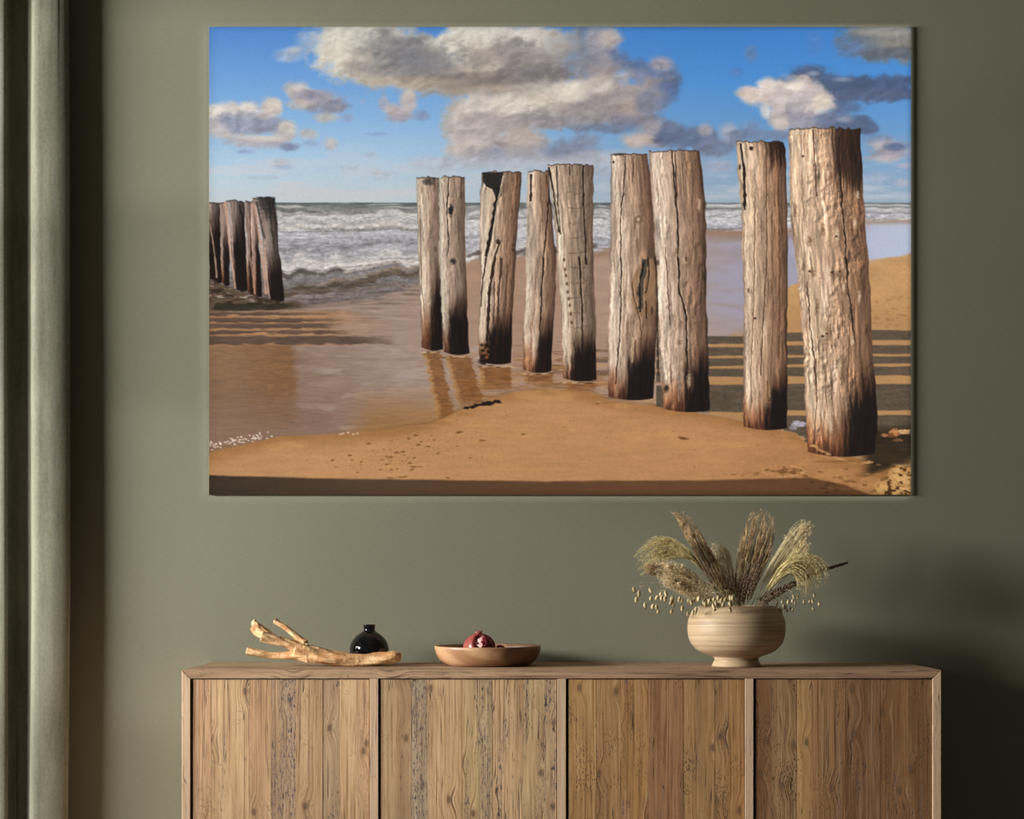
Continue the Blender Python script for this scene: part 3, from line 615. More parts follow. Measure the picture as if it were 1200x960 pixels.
    post([(293, 234), (297, 348)], [(300, 234), (308, 350)], 235.5, 348, [(0, (196, 160, 140)), (1, (130, 104, 88))], (70, .45), 0, grain=.7)
    post([(295.5, 231), (306, 274), (316, 352)], [(322, 230), (327, 290), (334, 353)], 231, 353, KD, (46, .1), 5, grain=1)
    line([(264, 236), (268, 280), (276, 338)], 2.0, (206, 166, 138), .8, .6); line([(246, 262), (252, 300), (254, 326)], 1.6, (196, 160, 134), .8, .6)
    line([(298, 240), (306, 290), (312, 345)], 2.2, (206, 158, 132), .85, .8); line([(281, 240), (286, 270), (288, 330)], 2.0, (20, 16, 14), .8, .6)
    line([(291, 250), (293, 300), (299, 345)], 1.6, (190, 150, 128), .7, .6); line([(301, 236), (306, 262), (310, 280)], 2.5, (52, 50, 46), .7, 1)
    line([(316, 236), (318, 262), (321, 290)], 1.6, (40, 34, 30), .8, 1); line([(310, 290), (312, 320), (316, 350)], 1.6, (222, 176, 140), .6, 1)
    q = box(296, 231, 324, 262); I[q] = mixc(I[q], I[q]*C(110, 120, 124), .8*sm(266, 236, V[q]+30*w3[q])*sm(297, 303, U[q]-.25*(V[q]-231))*sm(323.5, 321, U[q]-.12*(V[q]-231)))
    # churned dark water round their feet
    q = box(245, 328, 372, 368); u = U[q]; v = V[q]
    t = fbm(u/12, v/2.2, 4, 2); tt = fbm(u/9, v/2, 3, 1)
    base = mixc(C(96, 78, 62)*np.ones_like(I[q]), C(52, 40, 28), sm(-.05, .15, t))
    base = mixc(base, C(190, 172, 160), sm(.12, .24, tt)*.7*sm(360, 350, v))
    bed = np.interp(u, [245, 262, 290, 310, 335, 345, 372], [326, 335, 344, 350, 355, 352, 360])
    I[q] = mixc(I[q], base, sm(-1.5, 1, v-bed)*sm(368, 360, v+.02*(u-245))*sm(366, 342, u+20*t))
    bar(252, 360, 357, 364, (48, 42, 30), .85, 1.6, -.02, 26)
    # the middle pairs
    post([(488, 206), (490, 300), (495, 411)], [(517, 206), (518, 300), (519, 411)], 207, 410, KS, (82, .50), 1, (.35, 216))
    post([(513.5, 206), (514, 250), (515, 300), (517, 345), (516.5, 367), (521, 417)], [(545, 206), (545, 288), (547.7, 364), (550, 414)], 206.5, 415, KS, (60, .28), 3)
    post([(564.5, 200), (562, 245), (562.6, 332), (560.7, 396), (562, 428)], [(612, 200), (606, 272), (600.5, 380), (599, 427)], 200.5, 426, KB, (50, .22), 0)
    post([(618.7, 200), (616.6, 321), (612.7, 396), (612.7, 436)], [(643, 200), (652, 315), (650, 363), (646, 437)], 200, 436, KB, (58, .50), 2)
    post([(641.7, 192), (651.3, 275), (657.4, 351), (660.4, 443)], [(695.4, 192), (695.4, 290), (698, 381), (698.7, 448)], 192, 446, [(0, (180, 156, 128)), (.08, (214, 192, 162)), (.3, (196, 166, 134)), (.45, (160, 134, 106)), (.8, (136, 112, 88)), (1, (96, 74, 56))], (48, .30), 4, (.2, 186))
    post([(716, 179), (714.4, 326), (712, 402), (713, 463)], [(759, 179), (764.7, 234), (768.8, 292), (770.5, 371), (765.4, 470)], 180, 468, KB, (60, .42), 5)
    post([(759.5, 176), (763.6, 223), (768.8, 309), (772, 420), (777.4, 480)], [(820.4, 176), (827.3, 251), (827.3, 327), (830.7, 450), (832, 484)], 176, 482, KB, (62, .50), 1, lump=.6)
    post([(862, 165), (868.4, 240), (871.5, 358), (871.5, 498)], [(917, 165), (921, 176), (923, 271), (922.2, 505)], 165, 503, KB, (64, .55), 3, (.62, 205), (1, .97, .92))
    post([(924.4, 150), (926.6, 258), (934, 315), (941.4, 411), (943.6, 472), (946.3, 526)], [(1008, 150), (1014, 262), (1019.3, 328), (1023.6, 420), (1028.9, 490), (1024, 537)], 149.5, 533, [(0, (170, 138, 110)), (.05, (222, 192, 160)), (.35, (210, 176, 144)), (.6, (182, 144, 112)), (.8, (148, 110, 80)), (1, (96, 68, 48))], (88, .60), 2, (.60, 232), (1, .98, .93), 1.15, 5, .85)
    K = (34, 24, 18)
    # post 1 + 2 details
    line([(515.5, 210), (516, 300), (518, 400)], 1.6, K, .75, .6); line([(526, 208), (524, 250), (526, 290), (524.5, 300)], 1.4, K, .9, 1.2)
    line([(516, 208), (516.5, 300), (519, 366)], 3.0, (232, 220, 196), .7, .8)
    blob(528, 247, 2.6, 6, (26, 22, 20), .95, 1.2); blob(531, 306, 3.2, 3.4, (50, 42, 38), .95, .8); blob(502, 213, 6, 4, (60, 54, 50), .85, 1)
    blob(510, 292, 1.4, 3, (90, 66, 52), .8)
    line([(541, 208), (540, 232)], 1, K, .7, .6); line([(492, 240), (494, 330), (500, 400)], 1.2, (120, 90, 68), .7, 1)
    # post 3
    q = box(562, 200, 592, 234)
    xr = np.interp(V[q], [201, 214, 230], [590, 588, 583]); xl = np.interp(V[q], [201, 212, 218, 222, 230], [565, 566, 569, 577, 580])
    I[q] = mixc(I[q], C(28, 26, 24)*(1+.8*n3[q][..., None]), sm(-1, 1, U[q]-xl+2*n3[q])*sm(1, -1, U[q]-xr)*.93*sm(232, 228, V[q])*sm(201, 203, V[q]))
    line([(586, 220), (580, 246), (574, 280), (570, 300)], 5, (24, 20, 18), .95, 1.0); line([(572, 290), (566, 326), (563.5, 360)], 1.6, (50, 34, 24), .9, .8)
    line([(590, 206), (583, 240), (576, 284), (568, 330)], 1.6, (236, 214, 184), .7, .6); line([(573, 226), (571, 250), (569, 290)], 1.4, (220, 200, 172), .7, 1)
    blob(574, 232, 5, 8, (210, 186, 160), .6, .8)
    line([(585, 284), (578, 310), (573, 350), (571, 400)], 3.4, (40, 26, 18), .9, 1.2); line([(583, 286), (574, 312), (566, 350), (562, 392)], 2.6, (226, 206, 176), .75, 1)
    line([(588, 302), (584, 350), (582, 404)], 2.6, (52, 34, 24), .75, 1.6); line([(595, 310), (592, 360)], 1.4, (70, 48, 34), .7, 1); line([(580, 330), (578, 380)], 1.6, (70, 46, 30), .8, 1.2)
    blob(584, 283, 3, 2.4, (40, 28, 20), .85); blob(602, 287, 1.6, 2, (60, 42, 32), .8); blob(601, 293, 1.8, 2, (60, 42, 32), .8)
    for k in range(26): blob(564+8*rs.rand(), 402+20*rs.rand(), 2.0, 1.8, [(150, 96, 56), (30, 18, 10), (24, 14, 8)][k % 3], .8)
    blob(566, 424, 5, 3, (24, 14, 8), .9)
    # post 4
    line([(622.5, 204), (622, 236)], 2.6, K, .9, .6); line([(644, 230), (640, 270), (636, 320), (633, 380), (632, 430)], 1.8, K, .9, 1.6); line([(640, 205), (645, 240)], 1.2, K, .6, .8)
    line([(618.6, 210), (617, 320)], 2, (224, 204, 176), .5, .6)
    # post 5
    line([(643, 196), (650, 230), (655, 272)], 2.6, K, .9, .8); line([(652, 194), (654, 240), (657, 275)], 1.6, (40, 30, 22), .8, .8); line([(647, 198), (655, 262)], 1.6, (232, 210, 178), .6, .6)
    line([(683, 194), (684, 240), (687, 300), (687, 310)], 1.9, K, .95, 1.2); line([(679, 300), (682, 360), (683, 420)], 1.9, K, .95, 1.2); line([(667, 195), (668, 206)], 1.4, K, .8, .6)
    for i in range(11):                       # curved chisel scars
        y = 226+i*17.5; x0_ = 667+.4*i
        for sgm in range(8):
            xx = x0_+sgm*3.4; blob(xx, y+3*np.sin(sgm/7*3.0)-sgm*.8+rs.randn()*.7, 2.2, .8, (96, 74, 56), .32+.22*rs.rand(), .7)
    for i in range(9): blob(661+1.4*i*.8, 305+i*9+rs.randn(), 1.4, 2.2, (70, 48, 34), .75)
    # post 6
    line([(733, 183), (731, 220), (727, 260), (728, 300), (728, 340), (726, 400), (722, 450)], 1.4, K, .9, 1.6); line([(743, 183), (741, 215)], 1.3, (70, 50, 38), .8, 1); line([(722, 200), (720, 320)], 1, (140, 110, 86), .7, 1.4)
    blob(748, 257, 3.6, 4.4, (96, 72, 54), .8); blob(748, 257, 1.8, 2.4, (216, 190, 160), .8); blob(719, 190, 1.3, 1.5, K, .9); blob(725, 181, 8, 1.2, (40, 30, 26), .7)
    q = box(738, 300, 770, 374); u = U[q]; v = V[q]
    hl = np.interp(v, [300, 318, 330, 352, 374], [757, 745, 740, 740, 748]); hr = np.interp(v, [300, 320, 350, 374], [764, 770, 770, 760])
    hm = sm(-1.5, 1.5, u-hl+3*n3[q])*sm(1.5, -1.5, u-hr)*sm(300, 306, v)*sm(376, 366, v)
    I[q] = mixc(I[q], C(150, 116, 84)*(1+.6*fbm(u/2.5, v/14, 3, 2)[..., None]), hm*.85)
    line([(757, 304), (753, 322), (751, 340), (750, 362)], 6.0, (62, 58, 50), .85, 2.0); line([(755, 306), (750, 330), (750, 366)], 1.8, (26, 20, 16), .9, 1.4); line([(760, 300), (760, 330), (757, 344)], 1.6, (44, 32, 24), .9, 1.2)
    blob(763, 362, 6, 12, (110, 82, 60), .85, .5); blob(764, 361, 3.6, 9, (150, 116, 84), .8, .5); blob(764, 364, 1.6, 5, (66, 46, 34), .9, .5); line([(757, 352), (757.5, 374)], 1.5, (40, 28, 20), .9, .6)
    line([(741, 330), (743, 350), (750, 376), (752, 398)], 1.3, (60, 42, 30), .8, 1.4); line([(742, 395), (741, 425)], 2.6, (222, 190, 152), .6, 1.6); line([(745, 398), (745, 428)], 1.3, (90, 62, 42), .8, 1.2)
    line([(768, 300), (770, 340), (771, 400), (772, 440)], 1.6, K, .75, .8)
    # post 7
    line([(787.5, 177), (790, 210), (794, 250), (795, 300), (796, 340), (804, 370), (806, 440)], 2.0, K, .95, 1.6); line([(791, 180), (793, 230)], 1.4, (40, 30, 24), .8, 1)
    line([(780, 290), (783, 340), (785, 380)], 1.2, (84, 60, 44), .8, 1.6); line([(770, 210), (774, 280)], 1.1, (150, 120, 94), .7, 1.4); line([(812, 230), (812, 300)], 1.1, (90, 66, 50), .7, 1.8); line([(799, 190), (802, 230)], 1, (90, 66, 50), .7, 1)
    for x, y, rx, ry in [(803, 306, 6, 6), (790, 294, 4, 4), (795, 378, 3, 6), (794, 400, 3, 3), (808, 446, 4, 9), (820, 240, 4, 8), (800, 428, 3, 4)]:
        blob(x+1.5, y+1, rx*.9, ry*1.1, (112, 82, 60), .65, 1.4, .6); blob(x-.8, y-.8, rx*.5, ry*.9, (226, 200, 168), .6, 1.4, .7)
    blob(804, 303, 1.6, 4, (90, 64, 46), .8); blob(781, 455, 3, 4, (40, 26, 18), .9); blob(826, 325, 1.6, 6, (50, 36, 28), .85); blob(826, 240, 1.5, 5, (50, 36, 28), .8); blob(771, 308, 2, 3, (60, 44, 34), .7)
    # post 8
    line([(868, 168), (872, 200), (873, 238), (873, 246)], 3.2, (30, 22, 18), .95, .8); line([(864, 170), (869, 238)], 3.0, (214, 180, 146), .6, .5)
    line([(898, 168), (898, 210), (899, 300), (894, 380), (892, 440)], 1.4, (80, 56, 40), .85, 1.2); line([(912, 175), (914, 300), (913, 420)], 1.5, (86, 60, 42), .8, 1.4); line([(885, 230), (884, 330), (881, 420), (880, 480)], 1.1, (110, 80, 58), .8, 1.6); line([(905, 250), (906, 360), (903, 480)], 1.1, (100, 72, 50), .7, 1.4)
    blob(880.5, 174, 2.4, 2.2, (26, 18, 14), .95); blob(867, 196, 1.2, 3, (40, 30, 24), .9); blob(885, 373, 1.4, 1.4, (50, 34, 24), .9); blob(877, 340, 1.2, 3, (80, 56, 40), .8)
    blob(898, 463, 4, 14, (196, 152, 106), .6, .6); line([(900, 446), (900, 480)], 1.3, (80, 52, 34), .8, 1.6)
    # post 9: long split, knots
    line([(983, 160), (984, 200), (988, 250), (992, 300), (993, 330), (998, 370), (1002, 400)], 1.9, K, .95, 2.0); line([(953, 152), (955, 190), (957, 230)], 1.5, (74, 52, 38), .85, 1.4); line([(946, 330), (949, 380), (955, 420), (957, 450)], 1.5, (60, 40, 28), .9, 2.0); line([(957, 420), (957, 470), (954, 520)], 1.2, (96, 66, 46), .8, 1.6)
    line([(971, 330), (970, 420), (966, 500)], 1.0, (140, 106, 78), .8, 2.2); line([(996, 380), (994, 460)], 1.4, (96, 66, 46), .8, 2.0); line([(937, 250), (936, 300)], 1.0, (150, 116, 86), .7, 1.6); line([(1004, 160), (1006, 230)], 2, (30, 22, 18), .7, 1.2); line([(996, 152), (998, 200)], 2, (34, 26, 20), .7, 1.2)
    for x, y, rx, ry in [(982, 276, 6, 9), (974, 318, 5, 4), (950, 318, 4, 4), (966, 392, 9, 8), (946, 281, 5, 5), (1003, 262, 5, 6), (962, 268, 4, 5), (990, 338, 4, 5), (955, 360, 4, 7), (985, 430, 5, 8), (1008, 350, 4, 8), (930, 246, 3, 7), (972, 205, 3, 4), (975, 500, 5, 9), (1006, 230, 4, 5), (940, 312, 3, 4), (1000, 400, 4, 6)]:
        blob(x+1.4, y+.6, rx*.7, ry*1.2, (112, 80, 56), .75, 1.6, .7); blob(x-1.2, y-1, rx*.4, ry*.9, (236, 210, 176), .7, 1.6, .8)
    for x, y, r in [(980, 277, 1.6), (975, 319, 1.8), (949, 318, 1.8), (964, 394, 2), (969, 391, 1.5), (941, 183, 1.7), (984, 318, 1.4), (1007, 221, 1.8)]: blob(x, y, r, r*.8, (62, 40, 28), .9)
    # feet: wet glints and small hollows
    for x0, x1, y in [(495, 518, 413), (520, 552, 419), (561, 602, 430), (613, 649, 439), (660, 702, 449)]:
        for k in range(7): blob(x0+(x1-x0)*rs.rand(), y+rs.randn()*.8, 3.2, .7, [(220, 186, 146), (70, 48, 30)][k % 2], .7)
    for k in range(50):
        t = rs.rand(); x = 938+84*t; y = 512+30*np.sin(min(1, t*1.3)*1.5)
        blob(x, y+rs.randn()*.7, 2.6, .9, (206, 158, 104), .6)
    blob(930, 512, 7, 4, (150, 104, 60), .5); blob(985, 541, 30, 1.8, (120, 78, 40), .5)
    # fine grain of the print
    I[:] *= (1+.05*fbm(U/.9, V/.9, 1, 4))[..., None]
    return np.clip(I, 0, 1)

M_WALL = wall_mat()
M_WHITE = simple('white_trim_paint', (.62, .60, .54, 1), .5)
M_CEIL = simple('matt_ceiling_paint', (.30, .29, .25, 1), .9, .2)
M_FLOOR = reclaimed('oak_floor', (.16, .105, .06, 1), (.09, .055, .03, 1), (.22, .15, .09, 1), axis='X', knots=False, paint=False, pits=.1)

# ---------------------------------------------------------------- the room
boxo('wall_back', (-2.6, 0, 0), (3.4, .14, 2.80), M_WALL)['kind'] = 'structure'
bm = bmesh.new()                                                       # left wall round the tall window opening
WX0, WX1 = -2.44, -2.30; WY0, WY1 = -2.70, -.18; WZ0, WZ1 = .18, 2.36
bx(bm, WX0, WY1, 0, WX1, -.001, 2.80); bx(bm, WX0, -3.2, 0, WX1, WY0, 2.80); bx(bm, WX0, WY0, 0, WX1, WY1, WZ0); bx(bm, WX0, WY0, WZ1, WX1, WY1, 2.80)
mk('wall_left', bm, M_WALL, smooth=False)['kind'] = 'structure'
boxo('floor', (-2.6, -3.2, -.08), (3.4, .14, 0), M_FLOOR)['kind'] = 'structure'
boxo('ceiling', (-2.6, -3.2, 2.80), (3.4, .14, 2.90), M_CEIL)['kind'] = 'structure'
boxo('baseboard_back', (-2.3, -.014, 0), (3.4, -.0005, .085), M_WALL, bev=.002)['kind'] = 'structure'
win = bpy.data.objects.new('window_1', None); COL.objects.link(win); win.location = (WX1, (WY0+WY1)/2, WZ0); win['kind'] = 'structure'
cy, cz = (WY0+WY1)/2, WZ0
bm = bmesh.new(); t = .05
bx(bm, -.10, WY0-cy, 0, -.03, WY0-cy+t, WZ1-cz); bx(bm, -.10, WY1-cy-t, 0, -.03, WY1-cy, WZ1-cz)
bx(bm, -.10, WY0-cy+t, 0, -.03, WY1-cy-t, t); bx(bm, -.10, WY0-cy+t, WZ1-cz-t, -.03, WY1-cy-t, WZ1-cz)
mk('window_frame', bm, M_WHITE, win, smooth=False)
for zb in (.72, 1.54): boxo('glazing_bar', (-.085, WY0-cy+t, zb-.024), (-.045, WY1-cy-t, zb+.024), M_WHITE, win)

# ---------------------------------------------------------------- added projector, out of view, invented to even the light across the print
ART_T = .009
A0 = W(245, 580, CAM_D-ART_T); A1 = W(1067.5, 31.5, CAM_D-ART_T)        # lower-left and upper-right corner of the print
LP = Vector((1.45, -2.25, 2.25)); AC = Vector(((A0.x+A1.x)/2, A0.y, (A0.z+A1.z)/2))
pl = bpy.data.lights.new('added_print_fill', 'SPOT'); pl.energy = 312; pl.color = (1, 1, .99); pl.spot_size = math.radians(75); pl.spot_blend = 0; pl.shadow_soft_size = .0008
plo = bpy.data.objects.new('added_print_fill', pl); COL.objects.link(plo); plo.location = LP
ax = (AC-LP).normalized(); rot = ax.to_track_quat('-Z', 'Y'); plo.rotation_euler = rot.to_euler()
M_LAMP = simple('black_lamp_metal', (.02, .02, .02, 1), .5)
proj = empty('added_projector', (LP.x, LP.y, 2.80), label='added black projector out of view under the ceiling, brightening only the seascape print', cat='lamp')
def loc(p): return Vector(p)-Vector((LP.x, LP.y, 2.80))
R = rot.to_matrix()
def ring(z, r, n=24): return [LP+R @ Vector((r*math.cos(6.2832*k/n), r*math.sin(6.2832*k/n), z)) for k in range(n)]
bm = bmesh.new(); rs_ = [[bm.verts.new(loc(p)) for p in ring(z, r)] for z, r in ((-.14, .125), (-.02, .10), (.05, .05))]
for a, b in zip(rs_[:-1], rs_[1:]):
    for k in range(24): bm.faces.new((a[k], a[(k+1) % 24], b[(k+1) % 24], b[k]))
bm.faces.new(rs_[-1]); mk('added_fill_housing', bm, M_LAMP, proj)
zp = .12; cr = []
for cx_, cz_ in ((A0.x, A0.z), (A1.x, A0.z), (A1.x, A1.z), (A0.x, A1.z)):
    d = Vector((cx_, A0.y, cz_))-LP; cr.append(LP+d*(zp/d.dot(ax)))
cc = sum(cr, Vector())/4
for k in range(4):                                                     # four blades keep the added fill light off the wall round the print
    a, b = cr[k], cr[(k+1) % 4]; oa = cc+(a-cc).normalized()*.30; ob = cc+(b-cc).normalized()*.30
    bm = bmesh.new(); vs = [bm.verts.new(loc(p)) for p in (a, b, ob, oa)]; f = bm.faces.new(vs)
    ex = bmesh.ops.extrude_face_region(bm, geom=[f]); 
    for v in [g for g in ex['geom'] if isinstance(g, bmesh.types.BMVert)]: v.co -= ax*.0006
    mk('fill_crop_blade', bm, M_LAMP, proj, smooth=False)
boxo('stem', (-.012, -.012, -.50), (.012, .012, 0), M_LAMP, proj)

# ---------------------------------------------------------------- the print
art = empty('wall_print', (AC.x, 0, AC.z), label='large seascape print of weathered wooden posts on a beach, hanging on the olive wall', cat='picture')
hw, hh = (A1.x-A0.x)/2, (A1.z-A0.z)/2
boxo('panel', (-hw, -ART_T+.0006, -hh), (hw, -.0004, hh), simple('grey_panel_edge', (.30, .28, .23, 1), .6), art)
def print_mesh():
    I = paint_print()
    lin = np.where(I <= .04045, I/12.92, ((I+.055)/1.055)**2.4)*PRINT_GAIN
    xs = np.linspace(-hw, hw, PW); zs = np.linspace(hh, -hh, PH)
    co_ = np.zeros((PH, PW, 3), np.float32); co_[..., 0] = xs[None, :]; co_[..., 2] = zs[:, None]; co_[..., 1] = -ART_T
    idx = np.arange(PH*PW, dtype=np.int32).reshape(PH, PW)
    q = np.stack([idx[:-1, :-1], idx[1:, :-1], idx[1:, 1:], idx[:-1, 1:]], -1).reshape(-1)
    me = bpy.data.meshes.new('print'); me.vertices.add(PH*PW); me.vertices.foreach_set('co', co_.ravel())
    nq = (PH-1)*(PW-1); me.loops.add(nq*4); me.loops.foreach_set('vertex_index', q); me.polygons.add(nq)
    me.polygons.foreach_set('loop_start', np.arange(0, nq*4, 4, dtype=np.int32)); me.update(calc_edges=True)
    at = me.color_attributes.new('ink', 'FLOAT_COLOR', 'POINT')
    at.data.foreach_set('color', np.concatenate([lin, np.ones((PH, PW, 1))], -1).astype(np.float32).ravel())
    return me
PRINT_GAIN = np.array([.545, .545, .56])
s = NT('printed_ink'); a = s.n('ShaderNodeAttribute', attribute_type='GEOMETRY', attribute_name='ink')
M_PRINT = s.done(a.outputs['Color'], .75, .08)
link('print', print_mesh(), art, M_PRINT)

# ---------------------------------------------------------------- curtain
s = NT('sage_velvet'); p = s.pos()
n1 = s.noise(s.mapping(p, (9, 9, 2.6)), 1, 5, .6); n2 = s.noise(s.mapping(p, (160, 160, 120)), 1, 4, .7); n3 = s.noise(s.mapping(p, (60, 60, 4)), 1, 3, .6)
c = s.mix(s.step(n1, .3, .7), (.125, .122, .083, 1), (.225, .222, .165, 1)); c = s.mix(.18, c, s.mix(s.step(n2, .3, .7), (.05, .05, .03, 1), (.34, .33, .25, 1))); c = s.mix(.15, c, s.mix(s.step(n3, .3, .7), (.06, .06, .04, 1), (.32, .32, .25, 1)))
s.bump(n2, .3, .001)
M_VELVET = s.done(c, .9, .15, **{'Sheen Weight': .35, 'Sheen Roughness': .4}); s.b.inputs['Sheen Tint'].default_value = (.9, .9, .8, 1)
cur = empty('curtain', (-1.33, -.07, 0), label='heavy sage green velvet curtain in deep folds at the left end of the wall', cat='curtain')
prof = [(-150, -.05), (-120, -.08), (-95, -.08), (-80, -.05), (-62, -.035), (-48, -.045), (-40, -.072), (-25, -.074), (-8, -.078), (2, -.080), (6.6, -.076), (7.6, -.064), (6.8, -.044), (11, -.032), (20, -.030), (31, -.034), (36.6, -.044), (37.2, -.062), (39.5, -.077), (44, -.083), (52, -.0825), (62, -.080), (72, -.074), (79, -.066), (81.2, -.058), (79, -.048), (70, -.046)]
def curtain_mesh():
    pts = spline(prof, 150); nz = 60; bm = bmesh.new(); rows = []
    for j in range(nz):
        z = .02+(2.72-.02)*j/(nz-1); f = (z-.35)/2.1
        row = []
        for k, (u, y) in enumerate(pts):
            g = max(0, (z-2.05)/.6)                              # gathered a little towards the top
            uu = u+1.5*max(0, min(1, g))*(u > 30)*(u < 60)-2.0*max(0, min(1, g))*(u > 70)+.5*math.sin(z*2.1)-5.0*max(0, .9-z)*(u > 20)
            dd = CAM_D+y; yy = y+.0012*math.sin(z*3.0+u*.02)
            row.append(bm.verts.new(((uu-CX)*dd/F_PX+1.33, yy+.07, z)))
        rows.append(row)
    for a, b in zip(rows[:-1], rows[1:]):
        for i in range(len(a)-1): bm.faces.new((a[i], a[i+1], b[i+1], b[i]))
    return bm
cl = mk('cloth', curtain_mesh(), M_VELVET, cur)
so = cl.modifiers.new('thick', 'SOLIDIFY'); so.thickness = .003; so.offset = 0
bm = bmesh.new(); r = bmesh.ops.create_cone(bm, cap_ends=True, segments=20, radius1=.011, radius2=.011, depth=1.0)
bmesh.ops.rotate(bm, verts=bm.verts, matrix=Matrix.Rotation(math.pi/2, 3, 'Y'))
rod = mk('curtain_rod', bm, M_LAMP); rod.location = (-1.48, -.085, 2.74); tag(rod, 'black curtain rod above the sage curtain', 'rod')
boxo('rod_bracket', (.30, -.008, -.008), (.315, .0845, .008), M_LAMP, rod)

# ---------------------------------------------------------------- sideboard
SX0, SX1 = (213-CX)*4.1/F_PX, (1103-CX)*4.1/F_PX; SY0 = -.40; SY1 = -.003; SZ = .75; T = .0200; ZB = .10
def sx(px): return (px-CX)*4.1/F_PX
side = empty('sideboard', ((SX0+SX1)/2, (SY0+SY1)/2, 0), label='long sideboard of reclaimed pine with four plank doors, standing under the seascape print', cat='sideboard')
OX, OY = (SX0+SX1)/2, (SY0+SY1)/2
def tone(o, c, paint=.3, worm=.4): o['wood_tone'] = list(c); o['paint'] = float(paint); o['worm'] = float(worm); return o
M_PLANK = reclaimed('reclaimed_pine', None, None, None, 'Z', objcol=True)
M_TOPW = reclaimed('reclaimed_pine_along', (.50, .325, .195, 1), (.16, .085, .05, 1), (.72, .51, .32, 1), 'X', knots=False, paint=False, pits=.35)
M_EDGE = reclaimed('planed_pine_edge', (.64, .45, .30, 1), (.48, .32, .20, 1), (.74, .55, .38, 1), 'Z', knots=False, paint=False, pits=.08)
M_DARK = simple('shadow_gap_board', (.05, .035, .025, 1), .8)
g = .0006
bm = bmesh.new()                                                       # top board, mitred at both ends
prism_x(bm, [(SY0-OY, SZ), (SY1-OY, SZ), (SY1-OY, SZ-T), (SY0-OY, SZ-T)], lambda y, z: SX0-OX+(SZ-z)+g, lambda y, z: SX1-OX-(SZ-z)-g)
bmesh.ops.bevel(bm, geom=bm.edges[:], offset=.0007, segments=1, affect='EDGES')
mk('top_board', bm, M_TOPW, side, smooth=False)
for sgn, X in ((1, SX0-OX), (-1, SX1-OX)):
    bm = bmesh.new()
    pts = [(X, ZB), (X, SZ-g), (X+sgn*T, SZ-T-g), (X+sgn*T, ZB)]
    a = [bm.verts.new((x, SY0-OY, z)) for x, z in pts]; b = [bm.verts.new((x, SY1-OY, z)) for x, z in pts]
    bm.faces.new(a); bm.faces.new(b[::-1])
    for i in range(4): bm.faces.new((a[i], a[(i+1) % 4], b[(i+1) % 4], b[i]))
    bmesh.ops.bevel(bm, geom=bm.edges[:], offset=.0009, segments=1, affect='EDGES')
    mk('side_board', bm, M_EDGE, side, smooth=False)
boxo('bottom_board', (SX0+T-OX, SY0-OY, ZB), (SX1-T-OX, SY1-OY, ZB+T), M_TOPW, side)
boxo('back_board', (SX0+T-OX, SY1-OY-.008, ZB+T), (SX1-T-OX, SY1-OY, SZ-T), M_DARK, side)
for x in (SX0+.06, SX1-.06):
    for y in (SY0+.05, SY1-.05): boxo('leg', (x-OX-.02, y-OY-.02, 0), (x-OX+.02, y-OY+.02, ZB), M_EDGE, side)
for a, b in ((433.3, 443.2), (653.2, 663.2), (873.2, 883)):
    boxo('divider', (sx(a)-OX, SY0-OY+.0005, ZB+T), (sx(b)-OX, SY1-OY-.02, SZ-T-.0004), M_EDGE, side, bev=.0008)
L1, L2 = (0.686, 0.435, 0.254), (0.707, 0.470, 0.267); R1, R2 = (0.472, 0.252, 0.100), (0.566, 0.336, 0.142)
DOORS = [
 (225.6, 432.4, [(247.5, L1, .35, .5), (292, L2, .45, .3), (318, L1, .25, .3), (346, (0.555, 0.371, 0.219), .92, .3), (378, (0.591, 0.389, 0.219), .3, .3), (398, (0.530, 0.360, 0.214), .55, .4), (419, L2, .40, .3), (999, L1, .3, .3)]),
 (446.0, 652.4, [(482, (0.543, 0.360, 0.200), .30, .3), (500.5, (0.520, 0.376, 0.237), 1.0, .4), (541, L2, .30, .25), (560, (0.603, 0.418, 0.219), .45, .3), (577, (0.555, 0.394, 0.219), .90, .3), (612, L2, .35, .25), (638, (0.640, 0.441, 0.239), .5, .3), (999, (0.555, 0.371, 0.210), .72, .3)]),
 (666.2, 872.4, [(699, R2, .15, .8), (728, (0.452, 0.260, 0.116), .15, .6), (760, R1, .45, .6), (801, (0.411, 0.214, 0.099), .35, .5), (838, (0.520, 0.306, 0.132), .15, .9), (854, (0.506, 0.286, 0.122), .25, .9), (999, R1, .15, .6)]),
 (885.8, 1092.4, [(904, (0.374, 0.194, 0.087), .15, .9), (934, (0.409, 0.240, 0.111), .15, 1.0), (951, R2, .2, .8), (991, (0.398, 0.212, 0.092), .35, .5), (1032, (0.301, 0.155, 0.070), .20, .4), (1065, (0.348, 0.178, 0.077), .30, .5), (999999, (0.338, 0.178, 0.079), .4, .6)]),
]
DF = SY0-OY+.0035
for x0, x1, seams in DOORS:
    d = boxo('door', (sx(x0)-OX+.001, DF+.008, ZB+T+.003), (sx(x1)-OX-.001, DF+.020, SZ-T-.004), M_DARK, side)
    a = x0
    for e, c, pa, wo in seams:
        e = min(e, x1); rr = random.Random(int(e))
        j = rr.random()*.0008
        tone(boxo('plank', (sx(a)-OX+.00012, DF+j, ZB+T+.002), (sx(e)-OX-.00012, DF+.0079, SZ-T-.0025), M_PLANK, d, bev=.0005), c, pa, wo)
        a = e

